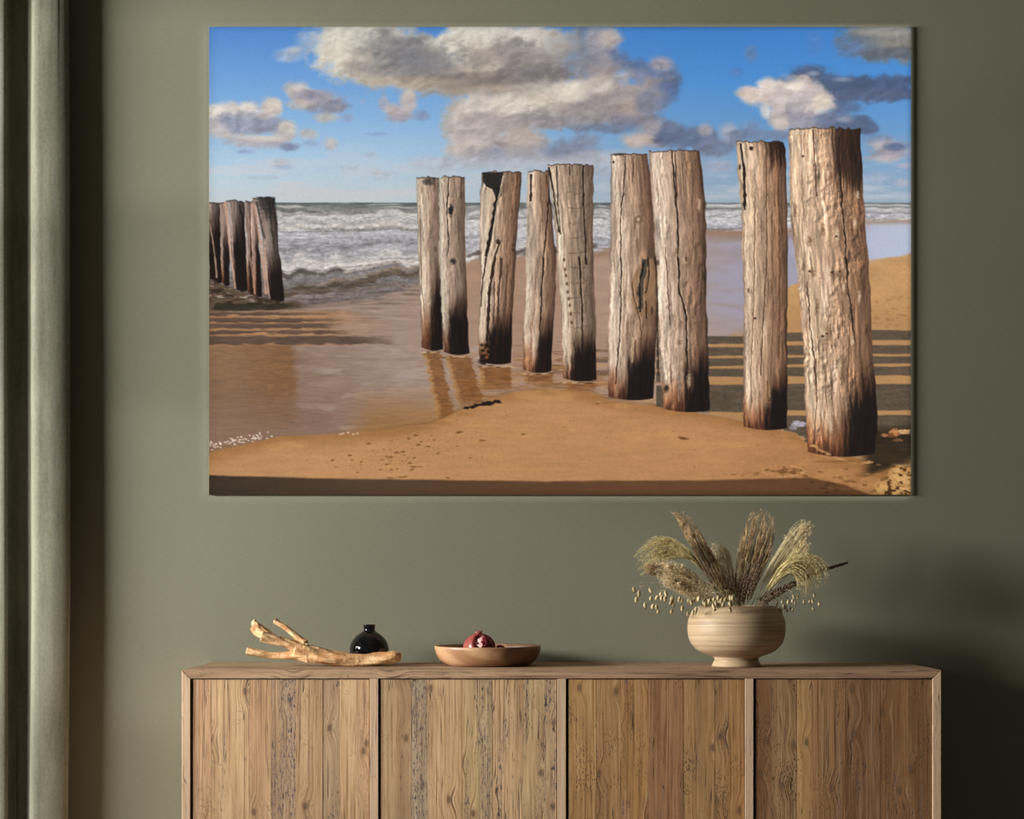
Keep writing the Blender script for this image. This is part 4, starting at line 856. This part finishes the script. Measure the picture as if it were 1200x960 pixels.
# ---------------------------------------------------------------- bowl with pomegranate
BZ = SZ
def place(o, x, d): o.location = ((x-CX)*d/F_PX, d-CAM_D, BZ)
s = NT('bowl_acacia'); p = s.coord('Object')
q = s.mapping(p, (1, 1, 1), (-.03, .10, -.075)); rd = s.n('ShaderNodeVectorMath', operation='LENGTH'); s.put(rd.inputs[0], s.mapping(q, (1, .4, 1.7)))
wv = s.math('ADD', s.math('MULTIPLY', rd.outputs['Value'], 85.0), s.math('MULTIPLY', s.noise(s.mapping(p, (18, 18, 18)), 1, 3), 1.6))
rg = s.math('SINE', wv); fn = s.noise(s.mapping(p, (50, 50, 300)), 1, 4, .6)
c = s.mix(s.step(rg, -.6, .9), (.30, .155, .075, 1), (.47, .28, .15, 1)); c = s.mix(s.math('MULTIPLY', s.step(fn, .5, .35), .45), c, (.25, .13, .07, 1))
xr = s.n('ShaderNodeSeparateXYZ'); s.put(xr.inputs[0], p); c = s.mix(s.math('MULTIPLY', s.step(s.math('ADD', xr.outputs[0], s.math('MULTIPLY', rg, .006)), .030, .055), .85), c, (.115, .050, .028, 1))
M_BOWL = s.done(c, .42, .45)
RB = .1315
bm = lathe([(0, 0), (.090, 0), (.102, .0015), (.112, .007), (.121, .016), (.127, .028), (.1305, .040), (.1315, .0465), (.1300, .0485), (.1275, .0470), (.1262, .040), (.122, .028), (.114, .016), (.100, .0085), (.07, .0065), (0, .006)], 96)
bowl = mk('wooden_bowl', bm, M_BOWL); place(bowl, 571.5, 4.325); bowl.location.z += .0002; tag(bowl, 'shallow round brown wooden bowl holding a pomegranate, on the sideboard', 'bowl')
s = NT('pomegranate_skin'); p = s.coord('Object'); n = s.noise(p, 45, 4); n2 = s.noise(s.mapping(p, (60, 60, 25)), 1, 4)
c = s.mix(s.step(n, .3, .7), (.20, .022, .028, 1), (.33, .07, .06, 1)); c = s.mix(s.math('MULTIPLY', s.step(n2, .5, .7), .4), c, (.38, .15, .11, 1)); M_POM = s.done(c, .35, .5)
M_FLESH = simple('pomegranate_pith', (.50, .26, .24, 1), .6, nz=(160, (.66, .48, .42, 1)))
M_ARIL = simple('pomegranate_arils', (.10, .006, .012, 1), .15, .7, nz=(300, (.22, .012, .02, 1)))
pomx, pomd = 562.5, 4.325
pom = empty('pomegranate', ((pomx-CX)*pomd/F_PX, pomd-CAM_D-.004, BZ+.0085), label='red pomegranate split open to show its seeds, in the wooden bowl', cat='fruit')
bm = bmesh.new(); bmesh.ops.create_uvsphere(bm, u_segments=48, v_segments=32, radius=1)
cutd = Vector((.46, -.74, .46)).normalized()
for v in bm.verts:
    n = v.co.normalized(); t_ = math.atan2(n.y, n.x); k = 1+.025*math.cos(6*t_+.4)*(1-n.z**2)+.015*math.sin(3*t_)
    r = .0385*k
    dd = n.dot(cutd)
    if dd > .70: r *= 1-.34*min(1, (dd-.70)/.04)
    v.co = Vector((n.x*r*1.02, n.y*r, n.z*r*.92+.0350))
mk('skin', bm, M_POM, pom)
bm = bmesh.new(); bmesh.ops.create_icosphere(bm, subdivisions=3, radius=1); rr = random.Random(3)
for v in bm.verts:
    n = v.co.normalized(); v.co = Vector((n.x*.0190, n.y*.0190, n.z*.0190))*(1+.10*math.sin(9*n.x+2)*math.cos(8*n.z))+cutd*.0215+Vector((0, 0, .0345))
mk('pith', bm, M_FLESH, pom)
def arils(cen, nrm, R0, n, spread, seed, skip=.0):
    T_ = Tubes(); rr = random.Random(seed)
    for _ in range(n):
        d = (nrm+Vector((rr.gauss(0, spread), rr.gauss(0, spread), rr.gauss(0, spread)))).normalized()
        c_ = cen+d*R0*(.98+.08*rr.random()); T_.grain(c_, d, .0078, .0034)
    return T_
a_ = arils(Vector((0, 0, .0345))+cutd*.0215, (cutd+Vector((.12, 0, .05))).normalized(), .0205, 120, .46, 4).build('arils', M_ARIL, pom); a_['kind'] = 'stuff'
bm = bmesh.new(); top = .0345+.034
for r0, z0, r1, z1 in ((.0075, top-.003, .0062, top+.004),):
    N = 24; A = [bm.verts.new((r0*math.cos(6.283*k/N), r0*math.sin(6.283*k/N), z0)) for k in range(N)]; B = [bm.verts.new((r1*math.cos(6.283*k/N), r1*math.sin(6.283*k/N), z1)) for k in range(N)]
    C_ = [bm.verts.new((r1*1.18*math.cos(6.283*k/N), r1*1.18*math.sin(6.283*k/N), z1+(.0062 if k % 4 == 2 else (.0035 if k % 2 else .0008)))) for k in range(N)]
    for P_, Q_ in ((A, B), (B, C_)):
        for k in range(N): bm.faces.new((P_[k], P_[(k+1) % N], Q_[(k+1) % N], Q_[k]))
    bm.faces.new(A[::-1])
cr_ = mk('crown', bm, M_POM, pom); so = cr_.modifiers.new('t', 'SOLIDIFY'); so.thickness = .0012
pom.rotation_euler = (.06, -.04, 0)
fx = 585.5
wed = empty('pomegranate_piece', ((fx-CX)*4.345/F_PX, 4.345-CAM_D, BZ+.0095), label='small broken piece of pomegranate with dark seeds, right of the split fruit', cat='fruit')
bm = bmesh.new(); bmesh.ops.create_uvsphere(bm, u_segments=24, v_segments=16, radius=1)
for v in bm.verts:
    n = v.co.normalized(); v.co = Vector((n.x*.0165, n.y*.018, max(n.z, -.9)*.021+.0190)); 
    if n.z > .35: v.co.z -= (n.z-.35)*.012
mk('skin', bm, M_POM, wed)
a_ = arils(Vector((0, 0, .0200)), Vector((.30, -.35, .9)).normalized(), .0165, 46, .45, 9).build('arils', M_ARIL, wed); a_['kind'] = 'stuff'

# ---------------------------------------------------------------- black bud vase
s = NT('black_glaze'); M_GLAZE = s.done((.004, .004, .005, 1), .06, .5)
pr = [(0, 0), (.030, 0), (.0345, .0015), (.0420, .010), (.0470, .022), (.0488, .034), (.0478, .046), (.0430, .058), (.0345, .069), (.0250, .0765), (.0175, .0815), (.0148, .0845), (.0142, .088), (.0148, .0965), (.0153, .0985), (.0145, .0990), (.0130, .0975), (.0125, .088), (.013, .080), (.03, .06), (.04, .034), (.028, .006), (0, .005)]
pr2 = spline(pr[1:-1], 70); bm = lathe([(0, 0)]+[(max(1e-4, a), max(0, b)) for a, b in pr2]+[(0, .005)], 72)
vase = mk('bud_vase', bm, M_GLAZE); place(vase, 432.8, 4.365); vase.location.z += .0003; tag(vase, 'small round glossy black bud vase behind the driftwood', 'vase')

# ---------------------------------------------------------------- driftwood
def driftwood():
    D = 4.26; sc_ = F_PX/D; org = W(402, 780.3, D); org.z = BZ
    br = [ # (px, py, depth offset m, radius px)
     [(470, 771.5, .000, 4.6), (462, 771.0, .000, 7.2), (445, 773.2, .0, 7.2), (425, 774.2, .0, 7.0), (400, 773.2, .0, 8.4), (378, 770.2, .0, 9.2), (360, 765.5, .0, 9.6), (347, 761, .0, 8.8)],
     [(362, 768.5, .0, 9.0), (350, 769.0, .004, 6.5), (338, 769.6, .006, 4.9), (320, 769.2, .010, 4.2), (304, 766.8, .010, 4.4), (289, 764.2, .010, 4.9)],
     [(358, 763, .0, 8.8), (346, 758.5, -.004, 7.0), (332, 753.8, -.008, 5.6), (318, 750.2, -.010, 5.8), (306, 747.2, -.012, 6.2)],
     [(322, 749.5, .004, 5.0), (311, 743.5, .010, 6.0), (303, 737.8, .014, 5.6), (298.8, 731.5, .016, 4.2), (298.2, 727.4, .018, 1.8)],
     [(312, 747.0, .004, 5.0), (300, 741.0, .012, 4.6), (296.5, 736.0, .014, 4.0)],
     [(358, 756, .0, 5.4), (350, 749.5, .008, 4.2), (341, 741.8, .014, 3.4), (331, 734.0, .018, 3.2), (321.5, 728.4, .020, 3.5)],
    ]
    bm = bmesh.new(); rr = random.Random(8)
    for b in br:
        pts = spline([(x, y, o, r) for x, y, o, r in b], 8*len(b))
        N = 14; prev = None
        P = [np.array(W(x, y, D+o)-org) for x, y, o, r in pts]
        for i, (x, y, o, r) in enumerate(pts):
            t_ = P[min(i+1, len(P)-1)]-P[max(i-1, 0)]; t_ /= np.linalg.norm(t_); a = np.cross(t_, (0, 1, 0)); a /= np.linalg.norm(a); c_ = np.cross(t_, a)
            R_ = r/sc_
            ringv = [bm.verts.new(tuple(P[i]+R_*(1+.10*math.sin(3*q+i*.25)+.06*math.sin(5*q-i*.4)+.010*rr.gauss(0, 1))*(math.cos(q)*a+math.sin(q)*c_*1.15))) for q in [6.2832*k/N for k in range(N)]]
            if prev:
                for k in range(N): bm.faces.new((prev[k], prev[(k+1) % N], ringv[(k+1) % N], ringv[k]))
            else: bm.faces.new(ringv[::-1])
            prev = ringv
        bm.faces.new(prev)
    bmesh.ops.recalc_face_normals(bm, faces=bm.faces[:])
    me = bpy.data.meshes.new('tmp'); bm.to_mesh(me); bm.free(); o = bpy.data.objects.new('tmp', me); COL.objects.link(o)
    m = o.modifiers.new('r', 'REMESH'); m.mode = 'VOXEL'; m.voxel_size = .0014; m.use_smooth_shade = True
    m = o.modifiers.new('s', 'SMOOTH'); m.iterations = 3; m.factor = .5
    dg = bpy.context.evaluated_depsgraph_get(); me2 = bpy.data.meshes.new_from_object(o.evaluated_get(dg)); bpy.data.objects.remove(o)
    zmin = min(v.co.z for v in me2.vertices); me2.transform(Matrix.Translation((0, 0, -zmin))); me2.name = 'driftwood'
    me2.polygons.foreach_set('use_smooth', [True]*len(me2.polygons)); me2.materials.clear()
    s = NT('peeled_driftwood'); p = s.coord('Object')
    n = s.noise(s.mapping(p, (45, 60, 110)), 1, 5, .65, .4); n2 = s.noise(s.mapping(p, (160, 300, 420)), 1, 4, .6); n3 = s.noise(s.mapping(p, (25, 40, 45)), 1, 4, .6); v = s.voro(s.mapping(p, (60, 60, 120)), 1)
    c = s.mix(s.step(n3, .35, .62), (.50, .245, .10, 1), (.80, .54, .29, 1)); c = s.mix(s.math('MULTIPLY', s.step(n, .52, .64), .65), c, (.36, .15, .055, 1)); c = s.mix(s.math('MULTIPLY', s.step(n2, .5, .36), .45), c, (.42, .21, .09, 1))
    c = s.mix(s.math('MULTIPLY', s.step(v, .22, .08), .5), c, (.25, .11, .05, 1))
    s.bump(s.math('ADD', n, s.math('MULTIPLY', n2, .4)), .6, .003)
    o = link('driftwood', me2, None, s.done(c, .55, .35)); o.location = (org.x, org.y, BZ+.0003)
    tag(o, 'pale forked driftwood branch lying on the left of the sideboard', 'driftwood')
driftwood()

# ---------------------------------------------------------------- turned planter
PD = 4.27; PXC = 863.0; PS = PD/F_PX
M_PLANT = turned('turned_planter_wood', (.42, .30, .18, 1), (.52, .39, .25, 1), (.25, .16, .09, 1))
pot = empty('planter', ((PXC-CX)*PS, PD-CAM_D, BZ), label='round turned pale wooden planter on a small foot, holding dried grasses', cat='planter')
body = [(26.0, 771.8), (27.5, 769.6), (35, 767.2), (45, 762.5), (52.5, 755), (56.2, 746), (57.2, 737), (56.5, 727.5), (53, 718.5), (48.5, 712.8), (43.5, 710.2), (41, 710.4), (40, 713), (44, 720), (51, 730), (52, 742), (46, 756), (34, 763), (20, 766)]
zof = lambda y: CAM_H-(y-HY)*PS-BZ
body = spline([(r*PS, zof(y)) for r, y in body], 70)
bm = lathe([tuple(q) for q in body]+[(0, body[-1][1])], 96); mk('pot_body', bm, M_PLANT, pot)
foot = [(0, 0.0002), (27.5*PS, .0002), (28.8*PS, .0015), (28.6*PS, .004), (27.0*PS, .010), (25.6*PS, .0155), (25.6*PS, zof(771.5)), (0, zof(771.5))]
mk('pot_foot', lathe(foot, 72), M_PLANT, pot)
POT_FLOOR = BZ+zof(765.5)

# ---------------------------------------------------------------- dried grasses standing in the planter
G = 'dried grasses in the planter'
STRAW = simple('straw_plume', (.62, .50, .27, 1), .7, .2, nz=(90, (.80, .70, .44, 1)))
GOLD = simple('golden_plume', (.60, .47, .20, 1), .7, .2, nz=(90, (.82, .69, .36, 1)))
BROWN = simple('brown_reed_plume', (.20, .115, .05, 1), .75, .2, nz=(55, (.62, .43, .22, 1)))
DARK = simple('dark_seed_spike', (.085, .052, .034, 1), .75, .2, nz=(120, (.19, .12, .075, 1)))
CREAM = simple('cream_pampas', (.95, .80, .52, 1), .8, .15, nz=(60, (.70, .52, .28, 1)))
SEED = simple('oval_seed_head', (.33, .25, .12, 1), .5, .3, nz=(60, (.62, .51, .30, 1)))
STEM = simple('dry_stem', (.40, .29, .16, 1), .6, .3)
rg = random.Random(11)
def PP(x, y, o): return np.array(W(x, y, PD+o))
def path(pts, n=24): return [PP(x, y, o) for x, y, o in spline(pts, n)]
def perp(t):
    a = np.cross(t, (0, 1, 0)); a /= np.linalg.norm(a)+1e-9; return a, np.cross(t, a)
def start(x, o): # where a stem meets the planter floor, close to the axis
    f = PP(PXC+(x-PXC)*.35, 0, o*.4); f[2] = POT_FLOOR+.001; return f
def grass(name, label, pts, stem_to, r=.0011):
    """thing > stem; returns (thing, fine path)"""
    P = path(pts, 40); base = start(pts[0][0], pts[0][2])
    root = empty(name, tuple(base), label=label, cat='dried plant', group=G)
    T_ = Tubes(); k = max(3, int(stem_to*39)); T_.add([base]+P[:k], r, 5); T_.build('stem', STEM, root, base)
    return root, P, base
def fluff(root, base, P, a, b, mat, n, L, R, up=.8, r=.00035, name='plume', droop=0.0, mats=None, kink=.0, seg=5, profile=None):
    """n hairs along P[a..b]; hairs start on the axis, lean with it and spread by R"""
    T_ = Tubes(); m = len(P)
    for i in range(n):
        u = a+(b-a)*rg.random(); k = min(m-2, int(u*(m-1))); t_ = P[k+1]-P[max(0, k-1)]; t_ /= np.linalg.norm(t_); e1, e2 = perp(t_)
        q = rg.random()*6.283; s_ = (u-a)/(b-a); w_ = profile(s_) if profile else math.sin(math.pi*min(1, .12+.88*s_))**.6
        out = math.cos(q)*e1+math.sin(q)*e2; l = L*(.55+.6*rg.random())*w_
        p0 = P[k]+out*R*.15*rg.random(); d = t_*up+out*(1-up)*(.5+rg.random()); d /= np.linalg.norm(d)
        pts = []
        for j in range(seg):
            v = j/(seg-1); pts.append(p0+d*l*v+out*R*w_*v*v*.5+np.array((0, 0, -droop*l*v*v))+np.array([rg.gauss(0, kink*l) if j else 0 for _ in range(3)]))
        T_.add(pts, r)
    o = T_.build(name, mat, root, base); return o

def reed(name, label, pts, fan, mat, n, L):
    """brown reed flower: long wavy strands rising along a fan of lines"""
    root, P, base = grass(name, label, pts, .55, .0016)
    T_ = Tubes()
    for i in range(n):
        f = rg.uniform(-1, 1); g_ = rg.uniform(-1, 1); a = rg.uniform(.22, .78); k0 = int(a*39); l = rg.uniform(.5, 1.0)*L
        k1 = min(39, k0+int(l*39)); ptl = []
        for k in range(k0, k1+1, 2):
            v = k/39; t_ = P[min(k+1, 39)]-P[max(k-1, 0)]; t_ /= np.linalg.norm(t_); e1, e2 = perp(t_); wd = fan*v**1.3
            ptl.append(P[k]+e1*f*wd+e2*g_*wd*.7+e1*.0011*math.sin(k*.9+i)+np.array([rg.gauss(0, .0006) for _ in range(3)]))
        if len(ptl) > 2:
            T_.add(ptl, [.0009*(1-.5*j/len(ptl)) for j in range(len(ptl))])
            for j in range(1, len(ptl)-1, 1):
                d = ptl[j+1]-ptl[j]; d = d/np.linalg.norm(d)+np.array([rg.gauss(0, .35) for _ in range(3)]); T_.grain(ptl[j], d, .006, .0009)
    T_.build('plume', mat, root, base); return root

def wing(name, label, stem_pts, up, lo, mat, n, thick=.0007, hair=0, hl=.004, hmat=None, kink=.0010, start_=(0, .35), end_=(.65, 1), depth=.012, hs=.6, ht=.8, grains=0, curl=0, part='plume', root=None):
    """a plume of n strands that run between two guide lines, from its throat to its outline"""
    if root is None: root, P, base = grass(name, label, stem_pts, 1.0, .0012)
    else: root, base = root
    A = np.array(path(up, 60)); B = np.array(path(lo, 60)); T_ = Tubes(); H_ = Tubes() if hmat else T_
    for i in range(n):
        f = rg.random(); a = rg.uniform(*start_); b = rg.uniform(*end_); ph = rg.random()*6.28; dp = rg.gauss(0, 1)*depth; m = 13; ptl = []
        for j in range(m):
            u = a+(b-a)*j/(m-1); k = min(58, int(u*59)); w_ = u*59-k; ff = f+.10*math.sin(u*5+ph)*u
            p_ = (A[k]*(1-w_)+A[k+1]*w_)*(1-ff)+(B[k]*(1-w_)+B[k+1]*w_)*ff
            p_ = p_+np.array((rg.gauss(0, kink), dp*u+rg.gauss(0, kink), rg.gauss(0, kink)))
            if j == m-1: p_ = p_+np.array((rg.gauss(0, .003), 0, -curl*rg.random()+rg.gauss(0, .002)))
            ptl.append(p_)
        T_.add(ptl, thick)
        for _ in range(hair):
            j = rg.randrange(1, m-1); t_ = ptl[j+1]-ptl[j]; t_ = t_/(np.linalg.norm(t_)+1e-9); d = t_*ht+np.array([rg.gauss(0, hs) for _ in range(3)]); d = d/np.linalg.norm(d)*hl*rg.uniform(.6, 1.4)
            q0 = ptl[j]+(ptl[j+1]-ptl[j])*rg.random(); H_.add([q0, q0+d*.6, q0+d+np.array((0, 0, -hl*.12))], .00042)
        for _ in range(grains):
            j = rg.randrange(1, m-1); q0 = ptl[j]+(ptl[j+1]-ptl[j])*rg.random(); t_ = ptl[j+1]-ptl[j]; t_ = t_/(np.linalg.norm(t_)+1e-9); T_.grain(q0, t_+np.array([rg.gauss(0, .4) for _ in range(3)]), .0065, .0009)
    T_.build(part, mat, root, base)
    if hmat: H_.build(part+'_fluff', hmat, root, base)
    return root, base
# brown reeds
wing('reed_plume', 'tall brown reed plume leaning left, topmost on the left side of the planter', [(850, 712, 0), (842, 700, 0)],
     [(848, 710, 0), (824, 668, 0), (802, 628, 0), (793, 608, 0), (786, 600, 0)], [(862, 706, 0), (848, 672, 0), (832, 642, 0), (814, 614, 0), (798, 598, 0)], BROWN, 80, .00095, 5, hl=.006, kink=.0009, start_=(0, .5), end_=(.45, 1), grains=3)
wing('reed_plume', 'short brown reed clump low behind the left of the planter rim', [(858, 712, .02), (854, 702, .02)],
     [(858, 712, .02), (842, 690, .02), (828, 665, .02), (822, 654, .02)], [(870, 712, .02), (866, 695, .02), (862, 675, .02), (856, 662, .02)], BROWN, 80, .0009, 0, kink=.0007, start_=(0, .3), end_=(.5, 1), grains=4)
wing('reed_plume', 'tallest brown reed plume, upright in the middle of the planter', [(866, 712, .01), (867, 700, .01)],
     [(862, 712, .01), (861, 680, .01), (865, 645, .01), (873, 612, .01), (881, 594, .01)], [(876, 710, .01), (890, 680, .01), (903, 650, .01), (910, 622, .01), (912, 600, .01)], BROWN, 150, .00095, 5, hl=.006, kink=.0009, start_=(0, .5), end_=(.5, 1.0), grains=3)
# arching golden plumes: strands sweep out of the stem and hang at their ends
wing('arching_grass', 'golden grass plume arching over to the far left of the planter', [(848, 712, -.02), (838, 690, -.03), (824, 671, -.035), (808, 654, -.04)],
     [(822, 664, -.035), (806, 643, -.04), (784, 630, -.04), (762, 632, -.04), (740, 650, -.04)], [(826, 670, -.035), (808, 656, -.04), (790, 654, -.04), (772, 660, -.04), (750, 676, -.04)], GOLD, 150, .0008, 26, .0045, curl=.008, end_=(.6, 1), start_=(0, .3), kink=.0006)
wing('arching_grass', 'golden grass plume arching over to the far right of the planter', [(886, 712, -.03), (894, 698, -.035), (904, 684, -.04)],
     [(898, 690, -.04), (915, 664, -.04), (940, 650, -.04), (964, 658, -.04), (977, 684, -.04)], [(902, 692, -.04), (914, 678, -.04), (926, 672, -.04), (934, 682, -.04), (934, 700, -.04)], GOLD, 210, .0008, 26, .0045, curl=.008, end_=(.6, 1), start_=(0, .3), kink=.0006)
# feathery upright ones
rt = wing('feather_grass', 'upright feathery golden grass leaning right, topmost on the right', [(880, 712, -.005), (886, 698, -.01)],
     [(882, 706, -.01), (896, 672, -.01), (914, 640, -.01), (932, 616, -.01), (945, 609, -.01)], [(890, 704, -.01), (908, 676, -.01), (928, 648, -.01), (944, 630, -.01), (952, 618, -.01)], STRAW, 90, .0006, 24, .0055, end_=(.6, 1), start_=(.1, .6), kink=.0005)
wing('', '', None, [(925, 640, -.01), (934, 624, -.01), (944, 608, -.01)], [(934, 644, -.01), (944, 632, -.01), (953, 616, -.01)], CREAM, 46, .0004, 22, .0055, end_=(.7, 1.03), start_=(0, .6), part='tip_fluff', root=rt)
rt = wing('feather_grass', 'second feathery grass, just below the upright one, with a pale tip', [(884, 712, -.02), (892, 698, -.02)],
     [(890, 700, -.02), (908, 672, -.02), (926, 650, -.02), (942, 632, -.02)], [(894, 702, -.02), (914, 682, -.02), (936, 662, -.02), (950, 642, -.02)], GOLD, 70, .0006, 22, .005, end_=(.6, 1), start_=(.1, .6), kink=.0005)
wing('', '', None, [(925, 650, -.02), (936, 640, -.02), (944, 630, -.02)], [(932, 660, -.02), (942, 652, -.02), (950, 638, -.02)], CREAM, 36, .0004, 22, .005, end_=(.7, 1.03), start_=(0, .6), part='tip_fluff', root=rt)
wing('feather_grass', 'small soft feathery plume between the two brown reeds', [(858, 712, .03), (856, 700, .03)],
     [(852, 704, .03), (842, 675, .03), (833, 652, .03), (836, 636, .03)], [(860, 702, .03), (860, 675, .03), (855, 652, .03), (845, 637, .03)], STRAW, 80, .0005, 24, .006, end_=(.6, 1), start_=(.1, .6), kink=.0005)
# cream pampas to the lower left
rt = wing('pampas_plume', 'fluffy cream pampas plume drooping to the lower left', [(850, 712, -.03), (840, 704, -.045)],
     [(846, 698, -.05), (826, 680, -.055), (806, 668, -.06), (784, 660, -.06), (765, 660, -.06)], [(846, 708, -.05), (820, 702, -.055), (798, 694, -.06), (780, 684, -.06), (764, 672, -.06)], CREAM, 105, .0004, 60, .0088, hs=1.0, ht=.35, end_=(.4, 1), start_=(0, .7), kink=.0012)
wing('', '', None, [(775, 664, -.06), (765, 661, -.06), (755, 663, -.06)], [(772, 678, -.06), (764, 674, -.06), (757, 670, -.06)], BROWN, 30, .0005, 14, .006, part='dark_tip', root=rt)
# dark spikes
def spike(name, label, pts, a, b, n, R, L, mat=DARK):
    root, P, base = grass(name, label, pts, .98, .0012); T_ = Tubes()
    for i in range(n):
        u = a+(b-a)*i/n; k = min(38, int(u*39)); f = u*39-k; t_ = P[k+1]-P[k]; t_ /= np.linalg.norm(t_); e1, e2 = perp(t_); q = i*2.4; s_ = (u-a)/(b-a)
        o = math.cos(q)*e1+math.sin(q)*e2; w_ = R*(1-.85*s_**2)*(.7+.5*rg.random()); c_ = P[k]*(1-f)+P[min(39, k+1)]*f+o*w_
        T_.grain(c_, t_*.8+o*.7, L*(.8+.4*rg.random()), L*.24)
    T_.build('seed_spike', mat, root, base)
spike('seed_spike_stalk', 'dark brown seed spike, short and steep, in front of the tall reed', [(872, 712, -.03), (878, 690, -.035), (886, 668, -.04), (896, 646, -.04)], .18, .95, 170, .012, .0075)
spike('seed_spike_stalk', 'second dark seed spike, left of the steep one', [(868, 712, -.02), (870, 694, -.025), (874, 675, -.03), (880, 658, -.03)], .1, .95, 170, .009, .007)
spike('seed_spike_stalk', 'long thin dark spike reaching furthest right past the golden plume', [(884, 712, .0), (905, 699, .0), (930, 684, .0), (960, 670, .0), (995, 659, .0)], .25, .99, 150, .0052, .0085)
spike('seed_spike_stalk', 'dark brown drooping spike low on the right of the rim', [(884, 712, -.03), (900, 700, -.035), (915, 692, -.04), (932, 685, -.04)], .15, .98, 150, .011, .0075)
# sprigs with hanging oval seed heads
def sprig(label, pts, n, spread, L, side_=-1):
    root, P, base = grass('seed_head_sprig', label, pts, 1.0, .0008)
    for i in range(n):
        k = int((.35+.64*(i+.5)/n)*39); p0 = P[k]; e = p0+np.array((side_*rg.uniform(0, spread)*.6+rg.gauss(0, spread*.3), rg.gauss(0, .012), -rg.uniform(.1, 1)*spread)); mid = (p0+e)/2+np.array((side_*.002, 0, .006))
        T_ = Tubes(); T_.add(spline([p0, mid, e], 6), .0005); d = np.array((rg.gauss(0, .25), rg.gauss(0, .2), -1.0)); d /= np.linalg.norm(d)
        T_.grain(e+d*L*.5, -d, L*rg.uniform(1.0, 1.45), L*.31, .5); T_.build('seed_head', SEED, root, base)
sprig('thin sprig with oval seed heads hanging furthest left of the planter', [(848, 711, -.02), (815, 700, -.05), (785, 688, -.06), (765, 683, -.06), (748, 688, -.06)], 9, .050, .0150)
sprig('sprig of oval seed heads below the cream pampas plume', [(850, 711, -.03), (832, 702, -.06), (810, 694, -.075), (790, 690, -.08), (776, 694, -.08)], 17, .044, .0140)
sprig('sprig of oval seed heads resting on the left of the rim', [(856, 711, -.03), (850, 702, -.06), (838, 696, -.085), (824, 694, -.09), (812, 698, -.09)], 17, .040, .0140)
sprig('short sprig of oval seed heads hanging over the front of the rim', [(862, 711, -.03), (856, 698, -.07), (848, 692, -.105), (838, 692, -.13), (832, 697, -.135)], 14, .036, .0150, 1)
sprig('loose sprig of small seed heads hanging below the right golden plume', [(888, 711, -.03), (902, 700, -.04), (918, 692, -.045), (935, 690, -.045), (952, 694, -.045)], 16, .044, .0110, 1)
sprig('loose sprig of small seed heads behind the right of the rim', [(886, 711, .02), (900, 702, .03), (912, 698, .03), (925, 700, .03)], 12, .034, .0100, 1)
